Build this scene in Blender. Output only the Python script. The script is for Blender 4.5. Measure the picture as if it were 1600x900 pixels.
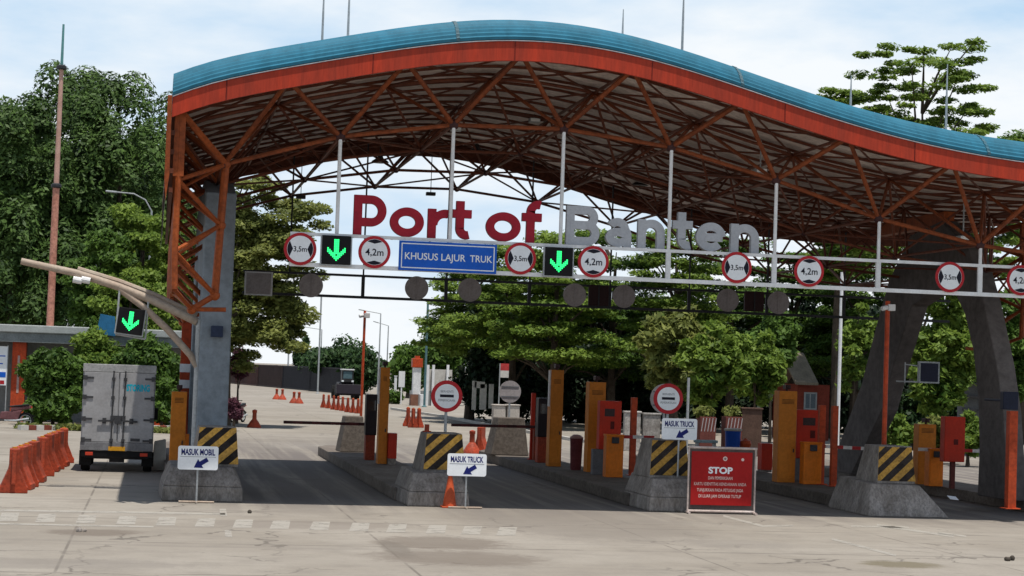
import bpy, bmesh, math, random
import numpy as np
from mathutils import Vector, Matrix

for o in list(bpy.data.objects):
    bpy.data.objects.remove(o)
S = bpy.context.scene
COL = S.collection
rad = math.radians

# ------------------------------------------------------------------ camera
CF, CH = 3000.0, 3.1
_th, _ph, _ro = rad(10.4), rad(2.46), rad(2.0)
CAMF = np.array([math.sin(_th)*math.cos(_ph), math.cos(_th)*math.cos(_ph), math.sin(_ph)])
_r0 = np.array([math.cos(_th), -math.sin(_th), 0.0]); _u0 = np.cross(_r0, CAMF)
CAMR = math.cos(_ro)*_r0 + math.sin(_ro)*_u0
CAMU = -math.sin(_ro)*_r0 + math.cos(_ro)*_u0
cam = bpy.data.cameras.new('camera'); co = bpy.data.objects.new('camera', cam); COL.objects.link(co)
cam.sensor_width = 36; cam.lens = 36*CF/1600; cam.clip_start = 0.5; cam.clip_end = 6000
m = Matrix.Identity(4)
for i in range(3):
    m[i][0] = CAMR[i]; m[i][1] = CAMU[i]; m[i][2] = -CAMF[i]
m[2][3] = CH
co.matrix_world = m
S.camera = co
S.render.resolution_x = 1024; S.render.resolution_y = 576

# ------------------------------------------------------------------ sky and sun
SUN_DIR = Vector((-0.09, 0.225, -1.0)).normalized()          # the way the light travels
SUN_EL = math.asin(-SUN_DIR.z)
w = bpy.data.worlds.new('World'); S.world = w; w.use_nodes = True
nt = w.node_tree; nt.nodes.clear()
out = nt.nodes.new('ShaderNodeOutputWorld'); bg = nt.nodes.new('ShaderNodeBackground')
sky = nt.nodes.new('ShaderNodeTexSky'); sky.sky_type = 'NISHITA'; sky.sun_disc = False
sky.sun_elevation = SUN_EL; sky.sun_rotation = math.atan2(-SUN_DIR.x, -SUN_DIR.y)
sky.air_density = 1.1; sky.dust_density = 0.5; sky.ozone_density = 2.0
tc = nt.nodes.new('ShaderNodeTexCoord'); mp = nt.nodes.new('ShaderNodeMapping')
mp.inputs['Scale'].default_value = (2.2, 2.2, 7.0); mp.inputs['Location'].default_value = (3.3, 1.7, 0.35)
nz = nt.nodes.new('ShaderNodeTexNoise'); nz.inputs['Scale'].default_value = 1.7; nz.inputs['Detail'].default_value = 7; nz.inputs['Roughness'].default_value = 0.55
rp = nt.nodes.new('ShaderNodeValToRGB'); rp.color_ramp.elements[0].position = 0.37; rp.color_ramp.elements[1].position = 0.58
rp.color_ramp.elements[0].color = (0.0, 0.0, 0.0, 1); rp.color_ramp.elements[1].color = (0.92, 0.92, 0.92, 1)
mx = nt.nodes.new('ShaderNodeMix'); mx.data_type = 'RGBA'
mx.inputs[7].default_value = (10.6, 10.9, 11.1, 1)
L = nt.links.new
L(tc.outputs['Generated'], mp.inputs['Vector']); L(mp.outputs['Vector'], nz.inputs['Vector'])
sz = nt.nodes.new('ShaderNodeSeparateXYZ'); L(tc.outputs['Generated'], sz.inputs[0])          # cloud banks lie low, the zenith is clear
mr = nt.nodes.new('ShaderNodeMapRange'); mr.interpolation_type = 'SMOOTHSTEP'; mr.inputs['From Min'].default_value = 0.75; mr.inputs['From Max'].default_value = 0.28; L(sz.outputs['Z'], mr.inputs['Value'])
mm = nt.nodes.new('ShaderNodeMath'); mm.operation = 'MULTIPLY'; L(mr.outputs['Result'], mm.inputs[1])
L(nz.outputs['Fac'], rp.inputs['Fac']); L(rp.outputs['Color'], mm.inputs[0]); L(mm.outputs[0], mx.inputs[0]); veil = nt.nodes.new('ShaderNodeMix'); veil.data_type = 'RGBA'; veil.inputs[7].default_value = (6.0, 8.2, 10.5, 1)
vm = nt.nodes.new('ShaderNodeMath'); vm.operation = 'MULTIPLY'; vm.inputs[1].default_value = 0.92; L(mr.outputs['Result'], vm.inputs[0]); L(vm.outputs[0], veil.inputs[0])
L(sky.outputs['Color'], veil.inputs[6]); L(veil.outputs[2], mx.inputs[6])
L(mx.outputs[2], bg.inputs['Color']); bg.inputs['Strength'].default_value = 0.085; L(bg.outputs['Background'], out.inputs['Surface'])
sun = bpy.data.lights.new('sun', 'SUN'); so = bpy.data.objects.new('sun', sun); COL.objects.link(so)
sun.energy = 5.0; sun.angle = rad(0.55); sun.color = (1.0, 0.955, 0.88)
so.rotation_euler = SUN_DIR.to_track_quat('-Z', 'Y').to_euler()
S.view_settings.view_transform = 'Standard'; S.view_settings.look = 'None'
S.view_settings.exposure = 0.10; S.view_settings.gamma = 1.0; S.view_settings.use_curve_mapping = False
S.render.engine = 'CYCLES'
S.cycles.max_bounces = 6; S.cycles.diffuse_bounces = 3; S.cycles.transparent_max_bounces = 4

# ------------------------------------------------------------------ helpers
def ray(px, py):
    return CAMF + (px-800)/CF*CAMR - (py-450)/CF*CAMU
def at(px, py, Y):                       # point of the plane y = Y seen at a photo pixel (for measuring the place)
    r = ray(px, py); return Vector((0, 0, CH)) + Vector(r*(Y/r[1]))
def gnd(px, py, z=0.0):
    r = ray(px, py); return Vector((0, 0, CH)) + Vector(r*((z-CH)/r[2]))

def sock(n, name, v):
    if name in n.inputs: n.inputs[name].default_value = v
MATS = {}
def mat(name, rgb, rough=0.6, metal=0.0, var=0.18, scale=2.5, bump=0.0, bscale=40, dirt=None, dirt_amt=0.35, stretch=(1, 1, 1), spec=0.14):
    if name in MATS: return MATS[name]
    M = bpy.data.materials.new(name); M.use_nodes = True; t = M.node_tree; b = t.nodes['Principled BSDF']
    sock(b, 'Roughness', rough); sock(b, 'Metallic', metal); sock(b, 'Specular IOR Level', spec)
    c = t.nodes.new('ShaderNodeTexCoord'); mpn = t.nodes.new('ShaderNodeMapping'); mpn.inputs['Scale'].default_value = stretch
    n = t.nodes.new('ShaderNodeTexNoise'); n.inputs['Scale'].default_value = scale; n.inputs['Detail'].default_value = 6; n.inputs['Roughness'].default_value = 0.6
    r = t.nodes.new('ShaderNodeValToRGB')
    r.color_ramp.elements[0].position = 0.3; r.color_ramp.elements[1].position = 0.72
    d = dirt or tuple(x*(1-var*1.6) for x in rgb)
    if dirt: d = tuple(a*(1-dirt_amt)+q*dirt_amt for a, q in zip(rgb, dirt))
    r.color_ramp.elements[0].color = (*d, 1); r.color_ramp.elements[1].color = (*[min(1, x*(1+var*.5)) for x in rgb], 1)
    t.links.new(c.outputs['Object'], mpn.inputs['Vector']); t.links.new(mpn.outputs['Vector'], n.inputs['Vector'])
    t.links.new(n.outputs['Fac'], r.inputs['Fac'])
    n3 = t.nodes.new('ShaderNodeTexNoise'); n3.inputs['Scale'].default_value = scale*7; n3.inputs['Detail'].default_value = 5; n3.inputs['Roughness'].default_value = 0.7
    m3 = t.nodes.new('ShaderNodeMapRange'); m3.inputs['From Min'].default_value = 0.35; m3.inputs['From Max'].default_value = 0.6; m3.inputs['To Min'].default_value = 1-min(.45, var*1.6); m3.inputs['To Max'].default_value = 1.0
    oi = t.nodes.new('ShaderNodeObjectInfo'); m4 = t.nodes.new('ShaderNodeMapRange'); m4.inputs['To Min'].default_value = 1-var*.8; m4.inputs['To Max'].default_value = 1+var*.5
    mu = t.nodes.new('ShaderNodeMath'); mu.operation = 'MULTIPLY'; vm = t.nodes.new('ShaderNodeVectorMath'); vm.operation = 'SCALE'
    t.links.new(mpn.outputs['Vector'], n3.inputs['Vector']); t.links.new(n3.outputs['Fac'], m3.inputs['Value']); t.links.new(oi.outputs['Random'], m4.inputs['Value'])
    t.links.new(m3.outputs['Result'], mu.inputs[0]); t.links.new(m4.outputs['Result'], mu.inputs[1])
    t.links.new(r.outputs['Color'], vm.inputs[0]); t.links.new(mu.outputs[0], vm.inputs['Scale']); t.links.new(vm.outputs[0], b.inputs['Base Color'])
    if bump:
        n2 = t.nodes.new('ShaderNodeTexNoise'); n2.inputs['Scale'].default_value = bscale; n2.inputs['Detail'].default_value = 4
        bp = t.nodes.new('ShaderNodeBump'); bp.inputs['Strength'].default_value = bump; bp.inputs['Distance'].default_value = 0.02
        t.links.new(c.outputs['Object'], n2.inputs['Vector']); t.links.new(n2.outputs['Fac'], bp.inputs['Height']); t.links.new(bp.outputs['Normal'], b.inputs['Normal'])
    MATS[name] = M
    return M
def emis(name, rgb, s):
    M = bpy.data.materials.new(name); M.use_nodes = True; b = M.node_tree.nodes['Principled BSDF']
    sock(b, 'Base Color', (*rgb, 1)); sock(b, 'Emission Color', (*rgb, 1)); sock(b, 'Emission Strength', s); MATS[name] = M
    return M
def leafmat(name, dark, light, transl=0.35):
    M = bpy.data.materials.new(name); M.use_nodes = True; t = M.node_tree; b = t.nodes['Principled BSDF']; o = t.nodes['Material Output']
    g = t.nodes.new('ShaderNodeNewGeometry'); c = t.nodes.new('ShaderNodeTexCoord')
    n = t.nodes.new('ShaderNodeTexNoise'); n.inputs['Scale'].default_value = 0.45; n.inputs['Detail'].default_value = 3
    t.links.new(c.outputs['Object'], n.inputs['Vector'])
    a = t.nodes.new('ShaderNodeMath'); a.operation = 'MULTIPLY_ADD'; a.inputs[1].default_value = 0.55
    t.links.new(g.outputs['Random Per Island'], a.inputs[0])
    s2 = t.nodes.new('ShaderNodeMath'); s2.operation = 'MULTIPLY_ADD'; s2.inputs[1].default_value = 1.3; s2.inputs[2].default_value = -0.42
    t.links.new(n.outputs['Fac'], s2.inputs[0]); t.links.new(s2.outputs[0], a.inputs[2])
    r = t.nodes.new('ShaderNodeValToRGB'); r.color_ramp.elements[0].color = (*dark, 1); r.color_ramp.elements[1].color = (*light, 1)
    t.links.new(a.outputs[0], r.inputs['Fac']); t.links.new(r.outputs['Color'], b.inputs['Base Color'])
    sock(b, 'Roughness', 0.55); sock(b, 'Specular IOR Level', 0.16)
    tr = t.nodes.new('ShaderNodeBsdfTranslucent'); t.links.new(r.outputs['Color'], tr.inputs['Color'])
    ms = t.nodes.new('ShaderNodeMixShader'); ms.inputs[0].default_value = transl
    t.links.new(b.outputs[0], ms.inputs[1]); t.links.new(tr.outputs[0], ms.inputs[2]); t.links.new(ms.outputs[0], o.inputs['Surface'])
    MATS[name] = M
    return M

class MB:
    def __init__(s): s.v = []; s.f = []; s.mi = []; s.cur = 0
    def add(s, vs, fs):
        k = len(s.v); s.v += [tuple(p) for p in vs]
        for f in fs: s.f.append([i+k for i in f]); s.mi.append(s.cur)
        return s
    def box(s, x0, x1, y0, y1, z0, z1):
        vs = [(x, y, z) for z in (z0, z1) for y in (y0, y1) for x in (x0, x1)]
        return s.add(vs, [(0,2,3,1),(4,5,7,6),(0,1,5,4),(2,6,7,3),(0,4,6,2),(1,3,7,5)])
    def hexa(s, b, t):                       # bottom four and top four corners, both in the same turning sense
        return s.add(list(b)+list(t), [(3,2,1,0),(4,5,6,7),(0,1,5,4),(1,2,6,5),(2,3,7,6),(3,0,4,7)])
    def bar(s, a, b, w, h, up=(0, 0, 1)):
        a, b = Vector(a), Vector(b); d = (b-a).normalized(); u = Vector(up)
        sd = d.cross(u)
        if sd.length < 1e-4: sd = d.cross(Vector((1, 0, 0)))
        sd.normalize(); u = sd.cross(d)
        c = lambda p: [p-sd*w/2-u*h/2, p+sd*w/2-u*h/2, p+sd*w/2+u*h/2, p-sd*w/2+u*h/2]
        vs = c(a)+c(b)
        return s.add(vs, [(3,2,1,0),(4,5,6,7),(0,1,5,4),(1,2,6,5),(2,3,7,6),(3,0,4,7)])
    def tube(s, pts, r, n=8, caps=True):
        pts = [Vector(p) for p in pts]; rs = r if isinstance(r, (list, tuple)) else [r]*len(pts)
        k = len(pts); vs = []; prev = None
        for i, p in enumerate(pts):
            d = ((pts[min(i+1, k-1)]-pts[max(i-1, 0)])).normalized()
            if prev is None:
                a = d.cross(Vector((0, 0, 1)))
                if a.length < 1e-3: a = d.cross(Vector((1, 0, 0)))
            else: a = prev - d*prev.dot(d)
            a.normalize(); prev = a; b = d.cross(a)
            for j in range(n):
                q = 2*math.pi*j/n; vs.append(p+(a*math.cos(q)+b*math.sin(q))*rs[i])
        fs = [(i*n+j, i*n+(j+1) % n, (i+1)*n+(j+1) % n, (i+1)*n+j) for i in range(k-1) for j in range(n)]
        if caps: fs += [tuple(reversed(range(n))), tuple(range((k-1)*n, k*n))]
        return s.add(vs, fs)
    def lathe(s, c, prof, n=20):             # (radius, z) profile turned about the vertical through c
        c = Vector(c); vs = []
        for r, z in prof:
            for j in range(n):
                q = 2*math.pi*j/n; vs.append((c.x+r*math.cos(q), c.y+r*math.sin(q), c.z+z))
        k = len(prof)
        fs = [(i*n+j, i*n+(j+1) % n, (i+1)*n+(j+1) % n, (i+1)*n+j) for i in range(k-1) for j in range(n)]
        fs += [tuple(reversed(range(n))), tuple(range((k-1)*n, k*n))]
        return s.add(vs, fs)
    def plate(s, poly, y0, y1):              # (x, z) outline between y0 (front) and y1
        n = len(poly); vs = [(x, y0, z) for x, z in poly]+[(x, y1, z) for x, z in poly]
        fs = [tuple(range(n)), tuple(reversed(range(n, 2*n)))]+[(i, i+n, (i+1) % n+n, (i+1) % n) for i in range(n)]
        return s.add(vs, fs)
    def slab(s, poly, z0, z1):               # (x, y) outline between z0 and z1
        n = len(poly); vs = [(x, y, z0) for x, y in poly]+[(x, y, z1) for x, y in poly]
        fs = [tuple(reversed(range(n))), tuple(range(n, 2*n))]+[(i, (i+1) % n, (i+1) % n+n, i+n) for i in range(n)]
        return s.add(vs, fs)
    def prism_x(s, poly, x0, x1):            # (y, z) outline between x0 and x1
        n = len(poly); vs = [(x0, y, z) for y, z in poly]+[(x1, y, z) for y, z in poly]
        fs = [tuple(range(n)), tuple(reversed(range(n, 2*n)))]+[(i, i+n, (i+1) % n+n, (i+1) % n) for i in range(n)]
        return s.add(vs, fs)
    def disc(s, cx, cz, r, y0, y1, n=40):
        return s.plate([(cx+r*math.cos(2*math.pi*i/n), cz+r*math.sin(2*math.pi*i/n)) for i in range(n)], y0, y1)
    def ball(s, c, r, n=8):
        prof = [(r*math.sin(math.pi*i/n)+1e-4, -r*math.cos(math.pi*i/n)) for i in range(n+1)]
        return s.lathe(c, prof, n)

OFF = {}
def new_obj(name, data, parent, base):
    o = bpy.data.objects.new(name, data); COL.objects.link(o)
    if parent is not None: o.parent = parent
    return o
def obj(name, mb, mats, parent=None, loc=None, bev=0.0, smooth=False, recalc=True):
    """one mesh object; geometry is given in world coordinates, stored relative to its parent or its own base"""
    base = OFF[parent.name] if parent is not None else Vector(loc if loc is not None else (0, 0, 0))
    me = bpy.data.meshes.new(name)
    me.from_pydata([tuple(Vector(p)-base) for p in mb.v], [], mb.f)
    for M in (mats if isinstance(mats, (list, tuple)) else [mats]): me.materials.append(M)
    me.polygons.foreach_set('material_index', mb.mi)
    if recalc:
        b = bmesh.new(); b.from_mesh(me); bmesh.ops.recalc_face_normals(b, faces=b.faces); b.to_mesh(me); b.free()
    if smooth:
        me.polygons.foreach_set('use_smooth', [True]*len(me.polygons))
        try: me.set_sharp_from_angle(angle=rad(38))
        except Exception: pass
    me.update()
    o = new_obj(name, me, parent, base)
    if parent is None: o.location = base
    OFF[o.name] = base.copy()
    if bev:
        md = o.modifiers.new('Bevel', 'BEVEL'); md.width = bev; md.segments = 2; md.limit_method = 'ANGLE'; md.angle_limit = rad(40)
    return o
def tag(o, label, cat, group=None, kind=None):
    if label: o['label'] = label
    if cat: o['category'] = cat
    if group: o['group'] = group
    if kind: o['kind'] = kind
    return o
def thing(name, label, cat, loc=(0, 0, 0), group=None):
    o = bpy.data.objects.new(name, None); COL.objects.link(o); o.location = loc; o.empty_display_size = 0.3
    OFF[o.name] = Vector(loc)
    return tag(o, label, cat, group)
def dup(root, loc, rotz=0.0, scale=1.0, label=None, group=None):
    def cp(o, par):
        c = o.copy(); COL.objects.link(c)
        if par is not None: c.parent = par
        for ch in [x for x in o.children]: cp(ch, c)
        return c
    r = cp(root, None); r.location = loc; r.rotation_euler = (0, 0, rotz)
    r.scale = (scale,)*3 if not isinstance(scale, (tuple, list)) else scale
    if label: r['label'] = label
    if group: r['group'] = group
    return r
def struct(name, mb, M, **k):
    o = obj(name, mb, M, **k); o['kind'] = 'structure'; return o

FONTCACHE = {}
def text(body, parent, M, x, y, z, w=None, h=0.1, name='lettering', depth=0.004, bold=0.0, align='CENTER', tilt=0.0):
    """words set flat on the plane y = const, reading from -Y; h = cap height, w = forced width; x, z = centre"""
    cu = bpy.data.curves.new('txt', 'FONT'); cu.body = body; cu.size = 1; cu.align_x = 'LEFT'; cu.resolution_u = 3
    cu.offset = bold; cu.extrude = 0.0
    to = bpy.data.objects.new('txt', cu); COL.objects.link(to)
    dg = bpy.context.evaluated_depsgraph_get(); me = bpy.data.meshes.new_from_object(to.evaluated_get(dg))
    bpy.data.objects.remove(to); bpy.data.curves.remove(cu)
    V = np.array([v.co[:2] for v in me.vertices]) if len(me.vertices) else np.zeros((1, 2))
    x0, x1, y0, y1 = V[:, 0].min(), V[:, 0].max(), V[:, 1].min(), V[:, 1].max()
    sz = h/0.70; sx = sz if w is None else w/(x1-x0)
    mb = MB(); vs = []
    base_y = 0.0; cy = 0.35
    for p in V:
        vs.append((x+(p[0]-(x0+x1)/2)*sx, y, z+(p[1]-cy)*sz))
    mb.add(vs, [tuple(pl.vertices) for pl in me.polygons]); bpy.data.meshes.remove(me)
    if tilt:
        mb.v = [(vx, vy, vz+(vx-x)*tilt) for vx, vy, vz in mb.v]
    return obj(name, mb, M, parent, recalc=False)

# ------------------------------------------------------------------ materials
ORANGE = mat('orange_paint', (0.50, 0.065, 0.018), 0.45, var=0.25, scale=1.2, dirt=(0.16, 0.05, 0.03), dirt_amt=0.45)
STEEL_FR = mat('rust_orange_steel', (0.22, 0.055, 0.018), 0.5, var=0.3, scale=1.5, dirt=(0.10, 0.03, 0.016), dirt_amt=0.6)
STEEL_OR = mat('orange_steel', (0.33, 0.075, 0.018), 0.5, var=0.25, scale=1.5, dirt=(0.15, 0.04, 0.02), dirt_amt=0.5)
STEEL_DK = mat('shaded_brown_steel', (0.165, 0.052, 0.028), 0.55, var=0.3, scale=1.5, dirt=(0.05, 0.02, 0.016), dirt_amt=0.6)  # roof frame steel with the under-roof shade mixed into its colour
REDOR = mat('fascia_red', (0.42, 0.040, 0.016), 0.5, var=0.16, scale=1.1, dirt=(0.14, 0.03, 0.02), dirt_amt=0.5, stretch=(2.4, 1, .25))
BLUE = mat('roof_blue', (0.022, 0.150, 0.235), 0.6, var=0.15, scale=0.9, dirt=(0.06, 0.15, 0.19), dirt_amt=0.4, stretch=(.5, .25, .25))
CEIL = mat('ceiling_sheet', (0.80, 0.71, 0.66), 0.6, var=0.2, scale=0.8, dirt=(0.3, 0.24, 0.2), dirt_amt=0.5)
WHITE = mat('white_paint', (0.74, 0.75, 0.76), 0.45, var=0.08, scale=3, dirt=(0.45, 0.42, 0.38), dirt_amt=0.35)
GALV = mat('galvanised', (0.42, 0.44, 0.45), 0.45, 0.3, var=0.15)
DARKST = mat('dark_steel', (0.05, 0.05, 0.055), 0.5, 0.2, var=0.2)
BLACK = mat('black_plastic', (0.008, 0.008, 0.009), 0.45, var=0.2)
RUBBER = mat('rubber', (0.02, 0.02, 0.02), 0.85, var=0.3)
CONC = mat('concrete', (0.33, 0.30, 0.275), 0.9, var=0.28, scale=2.2, bump=0.5, dirt=(0.11, 0.088, 0.07), dirt_amt=0.75, stretch=(1.3, 1.3, .5))
KERB = mat('kerb_concrete', (0.17, 0.145, 0.125), 0.9, var=0.25, scale=1.3, bump=0.4, dirt=(0.10, 0.08, 0.065), dirt_amt=0.65)
PIER = mat('pier_concrete', (0.20, 0.235, 0.27), 0.85, var=0.16, scale=0.7, bump=0.2, dirt=(0.12, 0.13, 0.14), dirt_amt=0.5)
MUST = mat('mustard_paint', (0.60, 0.195, 0.022), 0.5, var=0.12, scale=1.4, dirt=(0.25, 0.1, 0.02), dirt_amt=0.4)
YORANGE = mat('amber_paint', (0.78, 0.19, 0.013), 0.45, var=0.12, scale=1.8, dirt=(0.25, 0.1, 0.02), dirt_amt=0.5)
REDP = mat('red_panel', (0.55, 0.034, 0.013), 0.5, var=0.1, scale=1.8, dirt=(0.2, 0.03, 0.02), dirt_amt=0.5)
GREYP = mat('grey_panel', (0.16, 0.165, 0.18), 0.6, var=0.15)
BARR = mat('orange_plastic', (0.44, 0.058, 0.022), 0.55, var=0.26, scale=2.2, dirt=(0.16, 0.06, 0.04), dirt_amt=0.65)
CONE = mat('cone_plastic', (0.58, 0.10, 0.035), 0.5, var=0.15, scale=4)
SIGNW = mat('sign_white', (0.78, 0.80, 0.82), 0.4, var=0.05, scale=3)
SIGNRED = mat('sign_red', (0.46, 0.022, 0.03), 0.4, var=0.12)
SIGNBLUE = mat('sign_blue', (0.010, 0.10, 0.50), 0.4, var=0.08)
INK = mat('sign_black', (0.012, 0.012, 0.022), 0.5, var=0.1)
NAVY = mat('navy_ink', (0.012, 0.018, 0.14), 0.5, var=0.1)
BACK = mat('sign_back', (0.42, 0.38, 0.375), 0.55, 0.1, var=0.15)
LETRED = mat('letter_red', (0.36, 0.014, 0.03), 0.4, var=0.1)
LETGREY = mat('letter_grey', (0.42, 0.43, 0.455), 0.4, 0.1, var=0.08)
YEL = mat('chevron_yellow', (0.60, 0.33, 0.06), 0.6, var=0.32, scale=2.2, dirt=(.22, .14, .05), dirt_amt=.6)
CHBLK = mat('chevron_black', (0.045, 0.036, 0.032), 0.75, var=0.4, scale=2.5)
STOPRED = mat('banner_red', (0.36, 0.012, 0.012), 0.5, var=0.08, scale=2)
PALETXT = mat('pale_print', (0.72, 0.55, 0.50), 0.6, var=0.1)
GLASS = mat('dark_glass', (0.02, 0.028, 0.035), 0.08, var=0.1, spec=0.7)
TRUCKW = mat('truck_box_white', (0.36, 0.36, 0.37), 0.5, var=0.08, scale=2, dirt=(0.18, 0.17, 0.165), dirt_amt=0.5)
TEAL = mat('teal_letters', (0.0, 0.36, 0.50), 0.5, var=0.05)
WOODT = mat('bark', (0.11, 0.085, 0.065), 0.9, var=0.3, scale=3, bump=0.5)
WALLC = mat('wall_cream', (0.52, 0.50, 0.46), 0.85, var=0.12, scale=0.8)
WALLG = mat('wall_grey', (0.30, 0.31, 0.31), 0.85, var=0.15, scale=0.8)
ROOFG = mat('roof_grey', (0.36, 0.38, 0.37), 0.7, var=0.12)
RUSTY = mat('mast_paint', (0.50, 0.24, 0.18), 0.6, var=0.3, scale=1.0, dirt=(0.28, 0.10, 0.06), dirt_amt=0.6)
BEAM = mat('boom_beam', (0.42, 0.36, 0.29), 0.5, var=0.15, scale=1.5, dirt=(0.35, 0.2, 0.14), dirt_amt=0.5)
LED = emis('led_green', (0.02, 1.0, 0.22), 1.25)
LEDW = emis('led_core', (0.25, 1.0, 0.55), 1.35)
LENS = mat('lamp_lens', (0.78, 0.80, 0.80), 0.3, var=0.03)
TAILR = mat('tail_lens', (0.55, 0.06, 0.03), 0.25, var=0.1)
PLATEY = mat('plate_yellow', (0.62, 0.30, 0.02), 0.5, var=0.1)
BUCKETB = mat('bucket_blue', (0.015, 0.07, 0.36), 0.4, var=0.1)
LEAF_DARK = leafmat('leaf_dark', (0.010, 0.026, 0.012), (0.055, 0.105, 0.03), 0.25)
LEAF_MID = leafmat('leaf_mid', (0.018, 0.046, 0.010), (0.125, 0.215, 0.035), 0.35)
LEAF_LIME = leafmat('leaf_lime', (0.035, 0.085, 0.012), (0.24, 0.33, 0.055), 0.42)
LEAF_OLIVE = leafmat('leaf_olive', (0.05, 0.075, 0.018), (0.30, 0.32, 0.085), 0.42)
LEAF_LEFT = leafmat('leaf_deep_green', (0.012, 0.028, 0.010), (0.095, 0.165, 0.035), 0.2)
LEAF_BLACK = leafmat('leaf_shade', (0.006, 0.012, 0.008), (0.022, 0.042, 0.018), 0.15)  # back row foliage, deep shade under the crowns put into the green
LEAF_PURPLE = leafmat('leaf_purple', (0.05, 0.018, 0.03), (0.16, 0.06, 0.08), 0.3)

def ground_mat():
    M = bpy.data.materials.new('ground_concrete'); M.use_nodes = True; t = M.node_tree; b = t.nodes['Principled BSDF']
    sock(b, 'Roughness', 0.92); sock(b, 'Specular IOR Level', 0.2)
    g = t.nodes.new('ShaderNodeNewGeometry')
    N = t.nodes.new; K = t.links.new
    def noise(scale, detail=6, rough=0.6, vec=None, dist=0.0):
        n = N('ShaderNodeTexNoise'); n.inputs['Scale'].default_value = scale; n.inputs['Detail'].default_value = detail; n.inputs['Roughness'].default_value = rough
        n.inputs['Distortion'].default_value = dist
        K(vec or g.outputs['Position'], n.inputs['Vector']); return n.outputs['Fac']
    def ramp(v, p0, p1, c0=0.0, c1=1.0):
        r = N('ShaderNodeMapRange'); r.interpolation_type = 'SMOOTHSTEP'
        r.inputs['From Min'].default_value = p0; r.inputs['From Max'].default_value = p1; r.inputs['To Min'].default_value = c0; r.inputs['To Max'].default_value = c1
        K(v, r.inputs['Value']); return r.outputs['Result']
    def mixc(f, a, bcol):
        x = N('ShaderNodeMix'); x.data_type = 'RGBA'
        K(f, x.inputs[0])
        for i, c in ((6, a), (7, bcol)):
            if isinstance(c, tuple): x.inputs[i].default_value = (*c, 1)
            else: K(c, x.inputs[i])
        return x.outputs[2]
    def mth(op, a, b2):
        x = N('ShaderNodeMath'); x.operation = op
        for i, v in ((0, a), (1, b2)):
            if isinstance(v, (int, float)): x.inputs[i].default_value = v
            else: K(v, x.inputs[i])
        return x.outputs[0]
    col = mixc(ramp(noise(0.16, 5), 0.34, 0.68), (0.235, 0.208, 0.172), (0.30, 0.272, 0.232))
    col = mixc(ramp(noise(1.1, 7, 0.65), 0.42, 0.75, 0.0, 0.55), col, (0.175, 0.155, 0.132))
    # sweeping tyre marks on the forecourt: noise drawn out along the turning direction
    mpn = N('ShaderNodeMapping'); mpn.inputs['Scale'].default_value = (0.10, 1.5, 1); mpn.inputs['Rotation'].default_value = (0, 0, rad(-14))
    K(g.outputs['Position'], mpn.inputs['Vector'])
    col = mixc(ramp(noise(1.0, 5, 0.6, mpn.outputs['Vector'], 1.2), 0.50, 0.72, 0, 0.40), col, (0.165, 0.145, 0.127))
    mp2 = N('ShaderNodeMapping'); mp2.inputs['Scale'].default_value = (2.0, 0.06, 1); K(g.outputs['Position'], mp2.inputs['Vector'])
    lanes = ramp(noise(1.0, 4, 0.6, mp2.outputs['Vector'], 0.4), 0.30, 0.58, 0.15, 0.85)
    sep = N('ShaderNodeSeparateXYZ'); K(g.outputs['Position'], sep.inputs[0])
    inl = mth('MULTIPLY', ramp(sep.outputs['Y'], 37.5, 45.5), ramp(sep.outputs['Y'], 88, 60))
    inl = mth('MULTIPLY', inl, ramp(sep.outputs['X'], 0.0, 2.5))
    col = mixc(mth('MULTIPLY', lanes, inl), col, (0.095, 0.082, 0.080))          # tyre streaks, darkened to put the canopy's shade into the lanes
    # slab joints and hairline cracks
    fx = N('ShaderNodeMath'); fx.operation = 'PINGPONG'; K(mth('ADD', sep.outputs['X'], 1.3), fx.inputs[0]); fx.inputs[1].default_value = 2.65
    fy = N('ShaderNodeMath'); fy.operation = 'PINGPONG'; K(mth('ADD', sep.outputs['Y'], 0.6), fy.inputs[0]); fy.inputs[1].default_value = 2.4
    jn = mth('MULTIPLY', ramp(mth('MINIMUM', fx.outputs[0], mth('MULTIPLY', fy.outputs[0], 0.45)), 0.035, 0.01), ramp(noise(0.7, 4), 0.35, 0.6, 0.1, 0.8))
    col = mixc(jn, col, (0.11, 0.095, 0.08))
    nv = N('ShaderNodeTexNoise'); nv.inputs['Scale'].default_value = 1.3; nv.inputs['Detail'].default_value = 5; K(g.outputs['Position'], nv.inputs['Vector'])
    va = N('ShaderNodeVectorMath'); va.operation = 'MULTIPLY_ADD'; K(nv.outputs['Color'], va.inputs[0]); va.inputs[1].default_value = (1.6, 1.6, 0); K(g.outputs['Position'], va.inputs[2])
    vo = N('ShaderNodeTexVoronoi'); vo.feature = 'DISTANCE_TO_EDGE'; vo.inputs['Scale'].default_value = 0.33; K(va.outputs[0], vo.inputs['Vector'])
    ck = mth('MULTIPLY', ramp(vo.outputs['Distance'], 0.016, 0.005), ramp(noise(0.23, 3), 0.46, 0.6, 0, 0.75))
    col = mixc(ck, col, (0.09, 0.078, 0.066))
    # fine grit
    col = mixc(ramp(noise(14, 3, 0.7), 0.3, 0.8, 0, 0.35), col, (0.18, 0.158, 0.137))
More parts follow.
